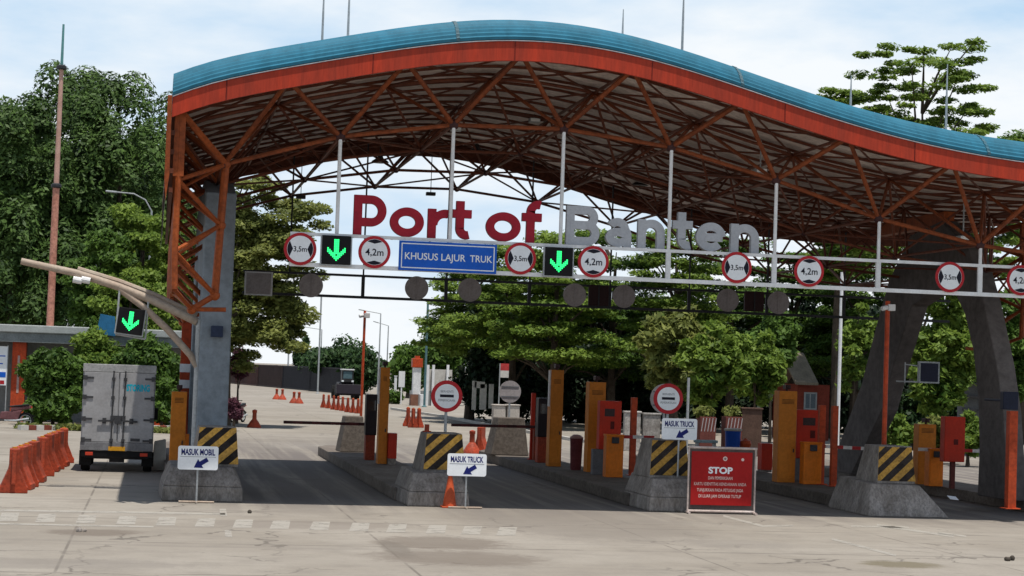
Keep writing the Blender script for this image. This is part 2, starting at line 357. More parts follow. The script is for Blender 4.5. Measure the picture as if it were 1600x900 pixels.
    # cracked, muddy patches with outlines of their own
    for (px, py, rx, ry, c, s) in [(690, 848, 1.25, 0.42, (0.125, 0.10, 0.08), .62), (715, 872, 1.5, 0.42, (0.13, 0.105, 0.085), .6), (145, 832, 0.9, 0.22, (0.13, 0.105, 0.085), .7),
                                   (1410, 882, 0.75, 0.2, (0.13, 0.11, 0.07), .8), (620, 858, 0.25, 0.5, (0.14, 0.12, 0.1), .7), (900, 815, 2.6, 1.5, (0.165, 0.145, 0.127), .5),
                                   (480, 820, 2.2, 0.35, (0.165, 0.14, 0.12), .5), (70, 880, 2.5, 0.25, (0.17, 0.15, 0.13), .5), (1150, 850, 1.2, .3, (0.18, 0.16, 0.14), .4)]:
        p = gnd(px, py)
        v = N('ShaderNodeVectorMath'); v.operation = 'SUBTRACT'; K(g.outputs['Position'], v.inputs[0]); v.inputs[1].default_value = p
        v2 = N('ShaderNodeVectorMath'); v2.operation = 'DIVIDE'; K(v.outputs[0], v2.inputs[0]); v2.inputs[1].default_value = (rx, ry*3.2, 1)
        ln = N('ShaderNodeVectorMath'); ln.operation = 'LENGTH'; K(v2.outputs[0], ln.inputs[0])
        d = mth('ADD', ln.outputs['Value'], mth('MULTIPLY', noise(2.2, 8, 0.75, None, 0.8), 1.5))
        col = mixc(ramp(d, 1.9, 1.4, 0, s), col, c)
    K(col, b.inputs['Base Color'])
    bp = N('ShaderNodeBump'); bp.inputs['Strength'].default_value = 0.35; bp.inputs['Distance'].default_value = 0.02
    K(noise(9, 6, 0.7), bp.inputs['Height']); K(bp.outputs['Normal'], b.inputs['Normal'])
    return M
GROUND = ground_mat()
def paint_mat():
    M = bpy.data.materials.new('worn_road_paint'); M.use_nodes = True; t = M.node_tree; b = t.nodes['Principled BSDF']; o = t.nodes['Material Output']
    sock(b, 'Base Color', (0.335, 0.31, 0.27, 1)); sock(b, 'Roughness', 0.85)
    g = t.nodes.new('ShaderNodeNewGeometry'); n = t.nodes.new('ShaderNodeTexNoise'); n.inputs['Scale'].default_value = 2.6; n.inputs['Detail'].default_value = 8; n.inputs['Roughness'].default_value = 0.75
    t.links.new(g.outputs['Position'], n.inputs['Vector'])
    r = t.nodes.new('ShaderNodeMapRange'); r.inputs['From Min'].default_value = 0.50; r.inputs['From Max'].default_value = 0.74; r.inputs['To Min'].default_value = 0.15; r.inputs['To Max'].default_value = 0.95
    t.links.new(n.outputs['Fac'], r.inputs['Value'])
    tr = t.nodes.new('ShaderNodeBsdfTransparent'); ms = t.nodes.new('ShaderNodeMixShader')
    t.links.new(r.outputs['Result'], ms.inputs[0]); t.links.new(b.outputs[0], ms.inputs[1]); t.links.new(tr.outputs[0], ms.inputs[2]); t.links.new(ms.outputs[0], o.inputs['Surface'])
    return M
ROADPAINT = paint_mat()

# ------------------------------------------------------------------ ground and markings
g = MB()
xs = [-3000, -300, -60, -20, 0, 20, 40, 80, 400, 3000]; ys = [-60, 20, 40, 60, 100, 200, 500, 4500]
for i in range(len(xs)-1):
    for j in range(len(ys)-1):
        g.add([(xs[i], ys[j], 0), (xs[i+1], ys[j], 0), (xs[i+1], ys[j+1], 0), (xs[i], ys[j+1], 0)], [(0, 1, 2, 3)])
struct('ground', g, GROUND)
mk = MB()
def quad_px(pts, z=0.004):
    mk.add([tuple(gnd(*p, z)) for p in pts], [(0, 1, 2, 3)])
dash = [12, 70, 133, 196, 258, 319, 378, 436, 498, 560, 618, 680, 735, 790]
for i, x in enumerate(dash):
    yy = 807+i*1.75
    quad_px([(x-15, yy+7), (x+15, yy+7), (x+18, yy-6), (x-9, yy-6)])
for a, b, wd in [((-60, 796), (352, 803), 1.4), ((-60, 817), (240, 823), 1.2), ((1130, 806), (1192, 822), 1.6), ((1192, 822), (1240, 821), 1.3), ((1300, 842), (1400, 868), 1.6),
                 ((1370, 820), (1490, 838), 1.7), ((1330, 822), (1420, 824), 1.3), ((1465, 832), (1510, 838), 1.3)]:
    quad_px([(a[0], a[1]+wd), (b[0], b[1]+wd), (b[0], b[1]-wd), (a[0], a[1]-wd)])
for x, y0, y1 in [(349, 795, 806), (357, 828, 839)]:
    quad_px([(x-5, y1), (x+6, y1), (x+4, y0), (x-6, y0)])
struct('road_markings', mk, ROADPAINT, recalc=False)

# ------------------------------------------------------------------ toll canopy
FY, RY = 40.4, 59.4
_pf = [(275,180),(340,162),(440,138),(600,110),(760,98),(900,103),(1050,130),(1200,180),(1350,237),(1500,265),(1600,280)]
_pw = [at(px, py, FY) for px, py in _pf]
PX = np.array([p.x for p in _pw]+[21.5, 24.5, 27.5]); PZ = np.array([p.z for p in _pw]+[7.62, 7.72, 7.95])
_co = np.polyfit(PX, PZ, 8)
def zf(x):                                             # underside of the front fascia
    x0 = float(np.clip(x, PX[0], 26.5)); return float(np.polyval(_co, x0)) - max(0.0, PX[0]-x)*0.33
XL, XR = 0.10, 26.0
XS = list(np.linspace(XL, XR, 66))
canopy = thing('toll_gate_canopy', 'wide blue wave roofed toll gate canopy with red fascia and orange lattice frame', 'canopy', (1.2, 50, 0))
def strip(xs, prof_fn, closed=True):
    mb = MB(); n = len(prof_fn(xs[0])); vs = []
    for x in xs: vs += prof_fn(x)
    fs = []
    for i in range(len(xs)-1):
        for j in range(n if closed else n-1):
            k = (j+1) % n; fs.append((i*n+j, i*n+k, (i+1)*n+k, (i+1)*n+j))
    if closed: fs += [tuple(reversed(range(n))), tuple(range((len(xs)-1)*n, len(xs)*n))]
    return mb.add(vs, fs)
def eave_prof(x):                                      # ribbed sheet curling over the front eave, then the flat back to the rear
    z = zf(x); pts = []
    n = 9
    for i in range(n+1):
        t = i/n; y = FY-0.03+0.95*t**1.35; zz = z+0.455+0.56*math.sin(t*math.pi/2)**1.0
        pts.append((x, y, zz))
        if i < n: 
            t2 = (i+0.55)/n; pts.append((x, FY-0.03+0.95*t2**1.35-0.035, z+0.455+0.56*math.sin(t2*math.pi/2)+0.008))
    for y, zz in [(43, 1.12), (47, 1.2), (50, 1.22), (54, 1.18), (57, 1.1), (RY-0.9, 1.0), (RY-0.3, 0.8), (RY+0.03, 0.455)]:
        pts.append((x, y, z+zz))
    return pts
roof = obj('roof_sheet', strip(XS, eave_prof, False), BLUE, canopy)
roof.modifiers.new('Solidify', 'SOLIDIFY').thickness = 0.02
obj('fascia', strip(XS, lambda x: [(x, FY, zf(x)), (x, FY, zf(x)+0.42), (x, FY+0.09, zf(x)+0.42), (x, FY+0.09, zf(x))]), REDOR, canopy)['label'] = 'front fascia, painted red'
obj('fascia', strip(XS, lambda x: [(x, RY, zf(x)-0.08), (x, RY, zf(x)+0.45), (x, RY-0.09, zf(x)+0.45), (x, RY-0.09, zf(x)-0.08)]), STEEL_DK, canopy)['label'] = 'brown rear fascia'
obj('flashing', strip([x for x in XS if 0 < x < 26], lambda x: [(x, FY-0.035, zf(x)+0.422), (x, FY-0.035, zf(x)+0.440), (x, FY+0.05, zf(x)+0.440), (x, FY+0.05, zf(x)+0.422)]), mat('flashing_grey', (.42, .44, .47), .5), canopy)
obj('ceiling', strip(XS, lambda x: [(x, FY+0.1, zf(x)+0.40), (x, 50, zf(x)+0.47), (x, RY-0.1, zf(x)+0.40)], False), CEIL, canopy, recalc=False)
def lap(x, w=.07):
    a = eave_prof(x-w/2); b = eave_prof(x+w/2); n = len(a)
    mb = MB(); vs = [(p[0], p[1]-.012, p[2]+.012) for p in a]+[(p[0], p[1]-.012, p[2]+.012) for p in b]
    return mb.add(vs, [(i, i+1, n+i+1, n+i) for i in range(n-1)])
for x in (6.05, 12.4, 18.2):
    obj('lap_joint', lap(x), mat('lap_blue', (.045, .14, .19), .6, dirt=(.2, .2, .18), dirt_amt=.5), canopy, recalc=False)
for x in np.arange(1.2, 25.5, 3.05):
    obj('fascia_joint', MB().box(x-.012, x+.012, FY-.006, FY-.001, zf(x)+.004, zf(x)+.416), mat('joint_red', (.16, .016, .01), .6), canopy)
# left end: cladding turning down beside the lattice leg
sd = MB()
for i in range(6):
    t0, t1 = i/6, (i+1)/6
    for (a, b) in ((t0, t1),):
        x0, x1 = 0.08-0.10*a, 0.08-0.10*b; z0, z1 = zf(XL)+0.42-2.15*a, zf(XL)+0.42-2.15*b
        sd.add([(x0, FY, z0), (x0, RY, z0), (x1, RY, z1), (x1, FY, z1)], [(0, 1, 2, 3)])
e = obj('side_cladding', sd, CEIL, canopy, recalc=False)
ed = MB(); zt = zf(XL)
ed.plate([(0.0, zt+0.45), (0.09, zt+0.45), (0.10, zt-1.2), (0.04, zt-1.75), (-0.0, zt-1.3)], FY-0.05, FY+0.02)
obj('edge_trim', ed, STEEL_OR, canopy)
# purlins under the sheet
def curve_tube(y, dz, r, x0=0.3, x1=25.8, n=34):
    mb = MB(); mb.tube([(x, y, zf(x)+dz) for x in np.linspace(x0, x1, n)], r, 6); return mb
for i in range(15):
    y = FY+0.75+i*(RY-FY-1.5)/14
    mb = strip(list(np.linspace(0.3, 25.8, 40)), lambda x: [(x, y-0.035, zf(x)+0.335), (x, y+0.035, zf(x)+0.335), (x, y+0.035, zf(x)+0.40), (x, y-0.035, zf(x)+0.40)])
    obj('purlin', mb, STEEL_DK, canopy)
for i in range(5):
    z = zf(XL)+0.1-0.4*i; obj('side_rail', MB().box(0.10, 0.18, FY+0.2, RY-0.2, z-0.05, z+0.05), STEEL_DK, canopy)
# the double layer space frame
MX, MY = 2.5, 2.6
BX = [1.26+MX*j for j in range(10)]
_bzx = [1.26, 3.76, 6.26, 8.76, 11.26, 13.76, 16.26, 18.76, 21.26, 23.76]; _bzz = [7.35, 8.1, 8.5, 8.55, 8.28, 7.66, 6.9, 6.4, 6.15, 6.2]
TX = [0.25]+[2.51+MX*i for i in range(10)]
BYS = [42.0, 47.2, 52.4, 57.6]; TYS = [40.75, 44.6, 49.8, 55.0, 58.9]
bz = dict(zip(_bzx, _bzz))
def TN(i, k): return Vector((TX[i], TYS[k], zf(TX[i])+0.2))
def BN(j, k): return Vector((BX[j], BYS[k], _bzz[j]))
for k in range(5):
    mb = MB(); mb.tube([(x, TYS[k], zf(x)+0.21) for x in np.linspace(0.2, 25, 30)], 0.042, 7)
    obj('top_chord', mb, STEEL_DK, canopy, smooth=True)
for i in range(11):
    obj('cross_chord', MB().tube([TN(i, 0), TN(i, 4)], 0.038, 6), STEEL_DK, canopy, smooth=True)
for k in range(4):
    mb = MB()
    for j in range(9): mb.tube([BN(j, k), BN(j+1, k)], 0.05 if k == 0 else 0.04, 7)
    tr = obj('roof_truss', mb, STEEL_FR if k == 0 else STEEL_DK, canopy, smooth=True)
    web = MB(); nodes = MB()
    for j in range(10):
        for (a, b) in ((j, k), (j+1, k), (j, k+1), (j+1, k+1)):
            web.tube([BN(j, k), TN(a, b)], (0.056 if b == 0 else 0.042) if k == 0 else 0.034, 6)
        nodes.ball(BN(j, k), 0.12 if k == 0 else 0.085, 8)
    obj('web_member', web, STEEL_FR if k == 0 else STEEL_DK, tr, smooth=True)['kind'] = 'stuff'
    obj('joint', nodes, mat('node_dark', (0.07, 0.03, 0.03), 0.5), tr, smooth=True)['kind'] = 'stuff'
for j in range(10):
    obj('tie_chord', MB().tube([BN(j, 0), BN(j, 3)], 0.036, 6), STEEL_DK, canopy, smooth=True)
for k in range(4):                                     # bracing in the plane of the sheet
    br = MB()
    for i in range(10):
        br.tube([TN(i, k), TN(i+1, k+1)], 0.026, 5); br.tube([TN(i+1, k), TN(i, k+1)], 0.026, 5)
    obj('bracing', br, STEEL_DK, canopy, smooth=True)['kind'] = 'stuff'
for k in range(3):
    br = MB()
    for j in range(9): br.tube([BN(j, k), BN(j+1, k+1)] if (j+k) % 2 else [BN(j+1, k), BN(j, k+1)], 0.026, 5)
    obj('bracing', br, STEEL_DK, canopy, smooth=True)['kind'] = 'stuff'
# lattice leg at the left, standing on the pier
def lattice_leg(y0, X0, sgn):
    mb = MB(); ztop = zf(max(X0, .2))+.1
    zA = [ztop, 6.85, 5.35, 4.55]; zC = [7.35, 6.02, 4.50]
    xa = [X0, X0, X0-.01*sgn, X0+.02*sgn]; xc = [X0+sgn*1.02, X0+sgn*.96, X0+sgn*.90]
    Cc = [Vector((x, y0, z)) for x, z in zip(xc, zC)]; foot = Vector((X0+sgn*.42, y0, 4.18))
    mb.tube(Cc, .085, 8)
    for d, big in ((-1.25, 1), (1.35, 0)):
        A = [Vector((x, y0+d, z)) for x, z in zip(xa, zA)]
        if big: mb.bar(A[0], A[1]+(A[0]-A[1])*.05, .23, .14, (0, 1, 0)); mb.tube(A, .075, 8)
        else: mb.tube(A, .06, 8)
        r = .05 if big else .036
        mb.tube([Cc[0], A[0]], .08 if big else .05, 7)
        for p, q in ((Cc[0], A[1]), (A[1], Cc[1]), (Cc[1], A[2]), (A[2], Cc[2]), (A[-1], foot)): mb.tube([p, q], r, 7)
    mb.tube([Cc[2], foot], .065, 7); mb.ball(foot, .11, 8)
    for p in Cc: mb.ball(p, .115, 8)
    for za, zb_ in ((6.85, 5.35), (5.35, 6.85), (5.35, 4.55)): mb.tube([(X0, y0-1.25, za), (X0, y0+1.35, zb_)], .03, 6)
    mb.tube([foot, (X0+sgn*1.15, y0, 4.2)], .05, 7)
    return mb
for y0 in (42.0, 47.2, 52.4, 57.6):
    obj('lattice_leg', lattice_leg(y0, 0.28, 1), STEEL_OR, canopy, smooth=True)
for y0 in (47.2, 52.4):
    obj('lattice_leg', lattice_leg(y0, 24.2, -1), STEEL_OR, canopy, smooth=True)
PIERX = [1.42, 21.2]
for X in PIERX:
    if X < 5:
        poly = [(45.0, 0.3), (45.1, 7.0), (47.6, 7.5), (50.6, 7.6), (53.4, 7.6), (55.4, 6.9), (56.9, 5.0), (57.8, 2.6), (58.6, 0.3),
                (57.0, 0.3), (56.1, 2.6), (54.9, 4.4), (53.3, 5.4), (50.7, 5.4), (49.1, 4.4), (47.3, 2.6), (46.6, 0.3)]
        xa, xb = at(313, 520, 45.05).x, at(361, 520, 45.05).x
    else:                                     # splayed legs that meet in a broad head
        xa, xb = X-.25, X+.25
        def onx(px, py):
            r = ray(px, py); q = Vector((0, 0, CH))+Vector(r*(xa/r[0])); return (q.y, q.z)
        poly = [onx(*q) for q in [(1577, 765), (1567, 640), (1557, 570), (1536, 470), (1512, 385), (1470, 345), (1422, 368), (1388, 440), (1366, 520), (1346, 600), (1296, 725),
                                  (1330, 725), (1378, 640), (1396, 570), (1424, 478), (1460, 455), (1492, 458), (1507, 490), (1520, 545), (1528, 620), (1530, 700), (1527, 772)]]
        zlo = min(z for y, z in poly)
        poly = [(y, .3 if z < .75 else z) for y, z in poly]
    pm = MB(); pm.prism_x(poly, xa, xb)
    obj('pillar', pm, PIER if X < 5 else mat('pier_shaded', (.14, .125, .12), .9, var=.2, scale=.6, bump=.3), canopy, bev=0.03)['label'] = 'slim blue grey pillar' if X < 5 else 'concrete arch pillar coloured dark as if in the roof shade'  # right pillar carries the canopy's shade in its concrete colour
    cp = MB(); cp.box(X-0.15, X+0.15, 49.5, 54.5, 7.5, zf(X)+0.2 if X > 5 else zf(X)-0.3); obj('pillar_cap', cp, STEEL_OR, canopy)
jb = MB(); p = at(339, 518, 44.9); jb.box(p.x-0.14, p.x+0.14, 44.86, 44.99, p.z-0.13, p.z+0.13); obj('junction_box', jb, mat('dark_blue_box', (0.03, 0.045, 0.09), 0.5), canopy, bev=.01)
# lightning rods on the roof
for px, ytop, Y in [(498, -30, 45), (538, -30, 44), (968, 14, 46), (1062, -30, 44), (1328, 118, 45), (1478, 100, 46)]:
    p = at(px, 200, Y); x = p.x; zt = at(px, ytop, Y).z; zb = zf(x)+1.1
    rm = MB(); rm.tube([(x, Y, zb), (x, Y, zb+(zt-zb)*.6), (x, Y, zt)], [0.035, 0.028, 0.012], 6); rm.lathe((x, Y, zb), [(0.12, 0), (0.12, .06), (.04, .1)], 8)
    obj('lightning_rod', rm, GALV, canopy)
# lamps hung in the roof
for px, py, Y in [(1188, 267, 44.5), (1505, 372, 45), (712, 202, 50), (835, 188, 50), (1110, 182, 52)]:
    p = at(px, py, Y); lm = MB(); lm.box(p.x-.14, p.x+.14, Y-.12, Y+.12, p.z-.05, p.z+.05); lm.tube([(p.x, Y, p.z+.05), (p.x, Y, zf(p.x)+.3)], .02, 5)
    lo = tag(thing('floodlight', {1188: 'white floodlight under the roof above the right half of the gate', 1505: 'white floodlight low under the roof beside the right pillar head', 712: 'small white floodlight under the roof near the gate centre, above the letter t', 835: 'small white floodlight high under the roof peak right of centre', 1110: 'white floodlight under the roof above the last letters'}[px], 'lamp', p, 'lamps hung under the canopy'), None, None)
    obj('housing', lm, GALV, lo); obj('lens', MB().box(p.x-.12, p.x+.12, Y-.135, Y-.123, p.z-.04, p.z+.04), LENS, lo)
for px, py, lab in [(594, 249, 'dark bell shaped lamp hanging at the rear roof edge above the red P'), (745, 233, 'dark bell shaped lamp under the rear roof right of the second white hanger rod'), (1000, 285, 'dark bell shaped lamp under the rear roof above the grey letter t')]:
    p = at(px, py, 57); lo = thing('bell_lamp', lab, 'lamp', p, 'bell lamps at the rear of the canopy')
    obj('lamp_shade', MB().lathe((p.x, 57, p.z-.1), [(.27, 0), (.24, .05), (.1, .14), (.06, .25)], 14), DARKST, lo); obj('stem', MB().tube([(p.x, 57, p.z+.14), (p.x, 57, zf(p.x)+.25)], .02, 5), DARKST, lo)

# ------------------------------------------------------------------ sign gantries
GY = 41.95
gan = thing('sign_gantry', 'long white pipe gantry hung from the front of the canopy', 'gantry', (11, GY, 5.2))
gt, gb = 5.92, 5.25
gx0, gx1 = 2.75, 25.0
obj('rail', MB().box(gx0, gx1, GY-.035, GY+.035, gt-.035, gt+.035), WHITE, gan); obj('rail', MB().box(gx0, gx1, GY-.04, GY+.04, gb-.045, gb+.045), WHITE, gan)
HX = [3.76, 6.26, 8.76, 11.26, 13.76, 16.26, 18.76, 21.26, 23.76]
for x in HX:
    obj('post', MB().box(x-.055, x+.055, GY-.033, GY+.033, gb+.046, gt-.036), WHITE, gan)
    obj('hanger_rod', MB().tube([(x, GY, gt+.036), (x, GY, bz[x]-.05 if x in bz else 8)], .042, 8), WHITE, gan)
obj('post', MB().box(gx0, gx0+.06, GY-.033, GY+.033, gb+.046, gt-.036), WHITE, gan)
GY2 = 57.0
g2 = thing('sign_gantry', 'dark rear gantry seen from behind through the toll lanes', 'gantry', (11, GY2, 5))
a1, a2 = 5.76, 5.12
obj('rail', MB().box(2.4, 24.5, GY2-.035, GY2+.035, a1-.035, a1+.035), DARKST, g2); obj('rail', MB().box(2.4, 24.5, GY2-.035, GY2+.035, a2-.04, a2+.04), DARKST, g2)
for x in [2.5, 5.95, 8.45, 11.0, 13.5, 16.0, 18.5, 21.0]:
    obj('post', MB().box(x-.05, x+.05, GY2-.03, GY2+.03, a2+.041, a1-.036), DARKST, g2)
for x in [3.76, 5.95, 8.45, 11.0, 13.5, 16.0, 18.5, 21.0]:
    obj('hanger_rod', MB().tube([(x, GY2, a1+.036), (x, GY2, zf(x)+.1)], .028, 6), DARKST, g2)

def limit_sign(px, py, kind, label, Y=GY-.07):
    p = at(px, py, Y); r = 0.355
    t = thing('round_sign', label, 'sign', (p.x, Y, p.z-r), 'height limit signs on the gantry')
    obj('rim', MB().disc(p.x, p.z, r, Y-.012, Y+.012), SIGNRED, t); f = obj('face', MB().disc(p.x, p.z, r-.068, Y-.018, Y-.013), SIGNW, t)
    for s in (-1, 1):
        wb = MB()
        if kind == '3,5m':
            wb.plate([(p.x+s*(r-.075)*math.cos(a), p.z+(r-.075)*math.sin(a)) for a in np.linspace(-.62, .62, 9)]+[(p.x+s*(.155), p.z)], Y-.022, Y-.0185)
            h, wd = .115, .29
        else:
            wb.plate([(p.x+(r-.075)*math.sin(a), p.z+s*(r-.075)*math.cos(a)) for a in np.linspace(-.62, .62, 9)]+[(p.x, p.z+s*.185)], Y-.022, Y-.0185)
            h, wd = .15, .40
        obj('wedge', wb, INK, t)
    text(kind, t, INK, p.x, Y-.0235, p.z, w=wd, h=h, bold=.012)
    obj('bracket', MB().box(p.x-.03, p.x+.03, Y+.0125, GY-.03, p.z-.3, p.z+.3), GALV, t)
limit_sign(469, 389, '3,5m', 'red rimmed round sign reading 3,5m at the left end of the gantry')
limit_sign(585, 394, '4,2m', 'red rimmed round sign reading 4,2m between green arrow and blue board')
limit_sign(813, 404, '3,5m', 'red rimmed round sign reading 3,5m just right of the blue board')
limit_sign(927, 409, '4,2m', 'red rimmed round sign reading 4,2m under the grey letter B')
limit_sign(1151, 418, '3,5m', 'red rimmed round sign reading 3,5m under the last grey letter n')
limit_sign(1264, 424, '4,2m', 'red rimmed round sign reading 4,2m in the bay right of the lettering')
limit_sign(1484, 433, '3,5m', 'red rimmed round sign reading 3,5m in front of the right pillar head')
limit_sign(1595, 438, '4,2m', 'red rimmed round sign reading 4,2m cut by the right edge')

def led_arrow(px, py, half, label, Y, ang=0.0, name='lane_signal'):
    p = at(px, py, Y); t = thing(name, label, 'lane signal', (p.x, Y, p.z-half), 'green arrow lane signals')
    def rot(pts): return [(p.x+x*math.cos(ang)-z*math.sin(ang), p.z+x*math.sin(ang)+z*math.cos(ang)) for x, z in pts]
    hh = half
    obj('housing', MB().plate(rot([(-hh, -hh), (hh, -hh), (hh, hh), (-hh, hh)]), Y-.10, Y+.02), BLACK, t, bev=.01)
    fr = MB()
    for q in ([(-hh-.03, -hh-.03), (hh+.03, -hh-.03), (hh+.03, -hh), (-hh-.03, -hh)], [(-hh-.03, -hh), (-hh, -hh), (-hh, hh), (-hh-.03, hh)], [(hh, -hh), (hh+.03, -hh), (hh+.03, hh), (hh, hh)]):
        fr.plate(rot(q), Y-.06, Y+.0)
    obj('frame', fr, GALV, t)
    ar = MB(); u = hh*2*.058
    for iz in range(13):                        # an arrow of square diodes
        for ix in range(-5, 6):
            on = False
            if iz >= 4 and abs(ix) <= 1: on = True
            dz = iz - abs(ix)
            if 0 <= dz <= 2 and iz <= 7: on = True
            if not on: continue
            x0, z0 = ix*u, (iz-6)*u
            ar.plate(rot([(x0-u*.43, z0-u*.43), (x0+u*.43, z0-u*.43), (x0+u*.43, z0+u*.43), (x0-u*.43, z0+u*.43)]), Y-.106, Y-.101)
    obj('arrow', ar, LED, t)
led_arrow(525, 391, .315, 'black lane signal with green down arrow left of the blue board', GY-.08)
led_arrow(872, 409, .315, 'black lane signal with green down arrow between the letters f and B', GY-.08)

p0 = at(624, 378, GY-.08); p1 = at(775, 428, GY-.08); Yb = GY-.08
bs = thing('blue_board', 'blue rectangular board reading KHUSUS LAJUR TRUK on the gantry', 'sign', (p0.x, Yb, 5.2))
cx, cz = (p0.x+p1.x)/2, (at(624, 401, Yb).z+at(775, 403, Yb).z)/2; hw, hh = (p1.x-p0.x)/2, .325
obj('board', MB().box(cx-hw, cx+hw, Yb-.015, Yb+.03, cz-hh, cz+hh), SIGNBLUE, bs)
br = MB(); i = .05; k = .022
for q in ((cx-hw+i, cx+hw-i, cz+hh-i-k, cz+hh-i), (cx-hw+i, cx+hw-i, cz-hh+i, cz-hh+i+k), (cx-hw+i, cx-hw+i+k, cz-hh+i+k, cz+hh-i-k), (cx+hw-i-k, cx+hw-i, cz-hh+i+k, cz+hh-i-k)):
    br.box(q[0], q[1], Yb-.019, Yb-.0155, q[2], q[3])
obj('border', br, SIGNW, bs)
text('KHUSUS LAJUR', bs, SIGNW, cx-hw*.26, Yb-.02, cz-.005, w=hw*1.24, h=.15, bold=.012); text('TRUK', bs, SIGNW, cx+hw*.68, Yb-.02, cz-.005, w=hw*.46, h=.15, bold=.012)

# lettering of the gate, each glyph drawn as strokes of one width
LY = GY+.16
ls = thing('letter_sign', 'big red and grey letters reading Port of Banten standing on the gantry', 'letters', (9, LY, 5.9))
def arc(cx, cy, rx, ry, a0, a1, n=26): return [(cx+rx*math.cos(rad(a0+(a1-a0)*i/n)), cy+ry*math.sin(rad(a0+(a1-a0)*i/n))) for i in range(n+1)]
SW = .185; SH = SW/2
CAPH, XH = .88, .655
def glyph(c, W):
    h = SH
    ro = (W-SW)/2; rxh = (XH-SW)/2
    if c == 'P':
        b = .50; r = b/2
        return [[(h, 0), (h, CAPH)], [(h, CAPH-h), (W-r-h*1, CAPH-h)]+arc(W-h-r, CAPH-h-r, r, r, 90, -90)+[(h, CAPH-h-2*r)]]
    if c == 'B':
        r1 = (CAPH-SW)*.24; r2 = (CAPH-SW)*.26
        return [[(h, 0), (h, CAPH)], [(h, CAPH-h), (W-h-r1-.04, CAPH-h)]+arc(W-h-r1-.04, CAPH-h-r1, r1, r1, 90, -90)+[(h, CAPH-h-2*r1)],
                [(h, h+2*r2), (W-h-r2, h+2*r2)]+arc(W-h-r2, h+r2, r2, r2, 90, -90)+[(h, h)]]
    if c == 'o': return [arc(W/2, XH/2, ro, rxh, 0, 360, 44)]
    if c == 'r': return [[(h, 0), (h, XH)], arc(h+.30, XH-.36, .27, .26, 178, 78, 14)]
    if c == 't': return [[(W*.46, XH+.2), (W*.46, .24)]+arc(W*.46+.15, .25, .15, .15, 180, 290, 12), [(0, XH-h*.9), (W, XH-h*.9)]]
    if c == 'f': return [[(W*.42, 0), (W*.42, CAPH-.17)]+arc(W*.42+.17, CAPH-.19, .17, .17, 180, 75, 12), [(0, XH-h*.9), (W*.95, XH-h*.9)]]
    if c == 'n': return [[(h, 0), (h, XH)], arc(W/2, XH-h-ro, ro, ro, 170, 0, 20)+[(W-h, 0)]]
    if c == 'a': return [arc(W/2-.03, XH-h-.17, ro-.03, .17, 150, 10, 16)+[(W-h, XH-.35), (W-h, 0)], arc(W/2-.015, .215, ro-.015, .215-h, 0, 360, 36)]
    if c == 'e': return [arc(W/2, XH/2, ro, rxh, 3, 318, 40), [(h, XH/2-.01), (W-h*.8, XH/2-.01)]]
def ribbon(mb, pts, y0, y1, closed):
    P_ = [Vector(p) for p in pts]; n = len(P_); lf = []; rt = []
    for i in range(n):
        if closed: a, b = P_[(i-1) % (n-1)], P_[(i+1) % (n-1)]
        else: a, b = P_[max(i-1, 0)], P_[min(i+1, n-1)]
        d = (b-a).normalized(); nn = Vector((-d.y, d.x))*SH; lf.append(P_[i]+nn); rt.append(P_[i]-nn)
    vs = [(q.x, y0, q.y) for q in lf]+[(q.x, y0, q.y) for q in rt]+[(q.x, y1, q.y) for q in lf]+[(q.x, y1, q.y) for q in rt]
    fs = []
    for i in range(n-1):
        fs += [(i, i+1, n+i+1, n+i), (2*n+i, 3*n+i, 3*n+i+1, 2*n+i+1), (i, 2*n+i, 2*n+i+1, i+1), (n+i, n+i+1, 3*n+i+1, 3*n+i)]
    if not closed: fs += [(0, n, 3*n, 2*n), (n-1, 3*n-1+n-n+0 if False else 2*n+n-1, 4*n-1, 2*n-1)]
    mb.add(vs, fs)
for c, xa, xb, M in [('P', 551, 602, 0), ('o', 608, 661, 0), ('r', 667, 699, 0), ('t', 702, 735, 0), ('o', 758, 812, 0), ('f', 814, 846, 0),
                     ('B', 883, 935, 1), ('a', 945, 985, 1), ('n', 995, 1037, 1), ('t', 1049, 1080, 1), ('e', 1086, 1132, 1), ('n', 1140, 1184, 1)]:
    py = 372+(xa-552)*.0375
    q = at(xa, py, LY); W = at(xb, py, LY).x-q.x; z0 = gt+.045
    mb = MB()
    for si, st in enumerate(glyph(c, W)):
        cl = (Vector(st[0])-Vector(st[-1])).length < 1e-4
        ribbon(mb, [(q.x+x, z0+y) for x, y in st], LY-.07-.003*si, LY+.07+.002*si, cl)
    obj('letter', mb, (LETRED, LETGREY)[M], ls)
ft = MB()
for x in np.arange(at(552, 372, LY).x, at(1184, 395, LY).x, .85): ft.box(x-.02, x+.02, GY+.036, LY+.02, gt-.03, gt+.03)
obj('mounting_bracket', ft, GALV, ls)

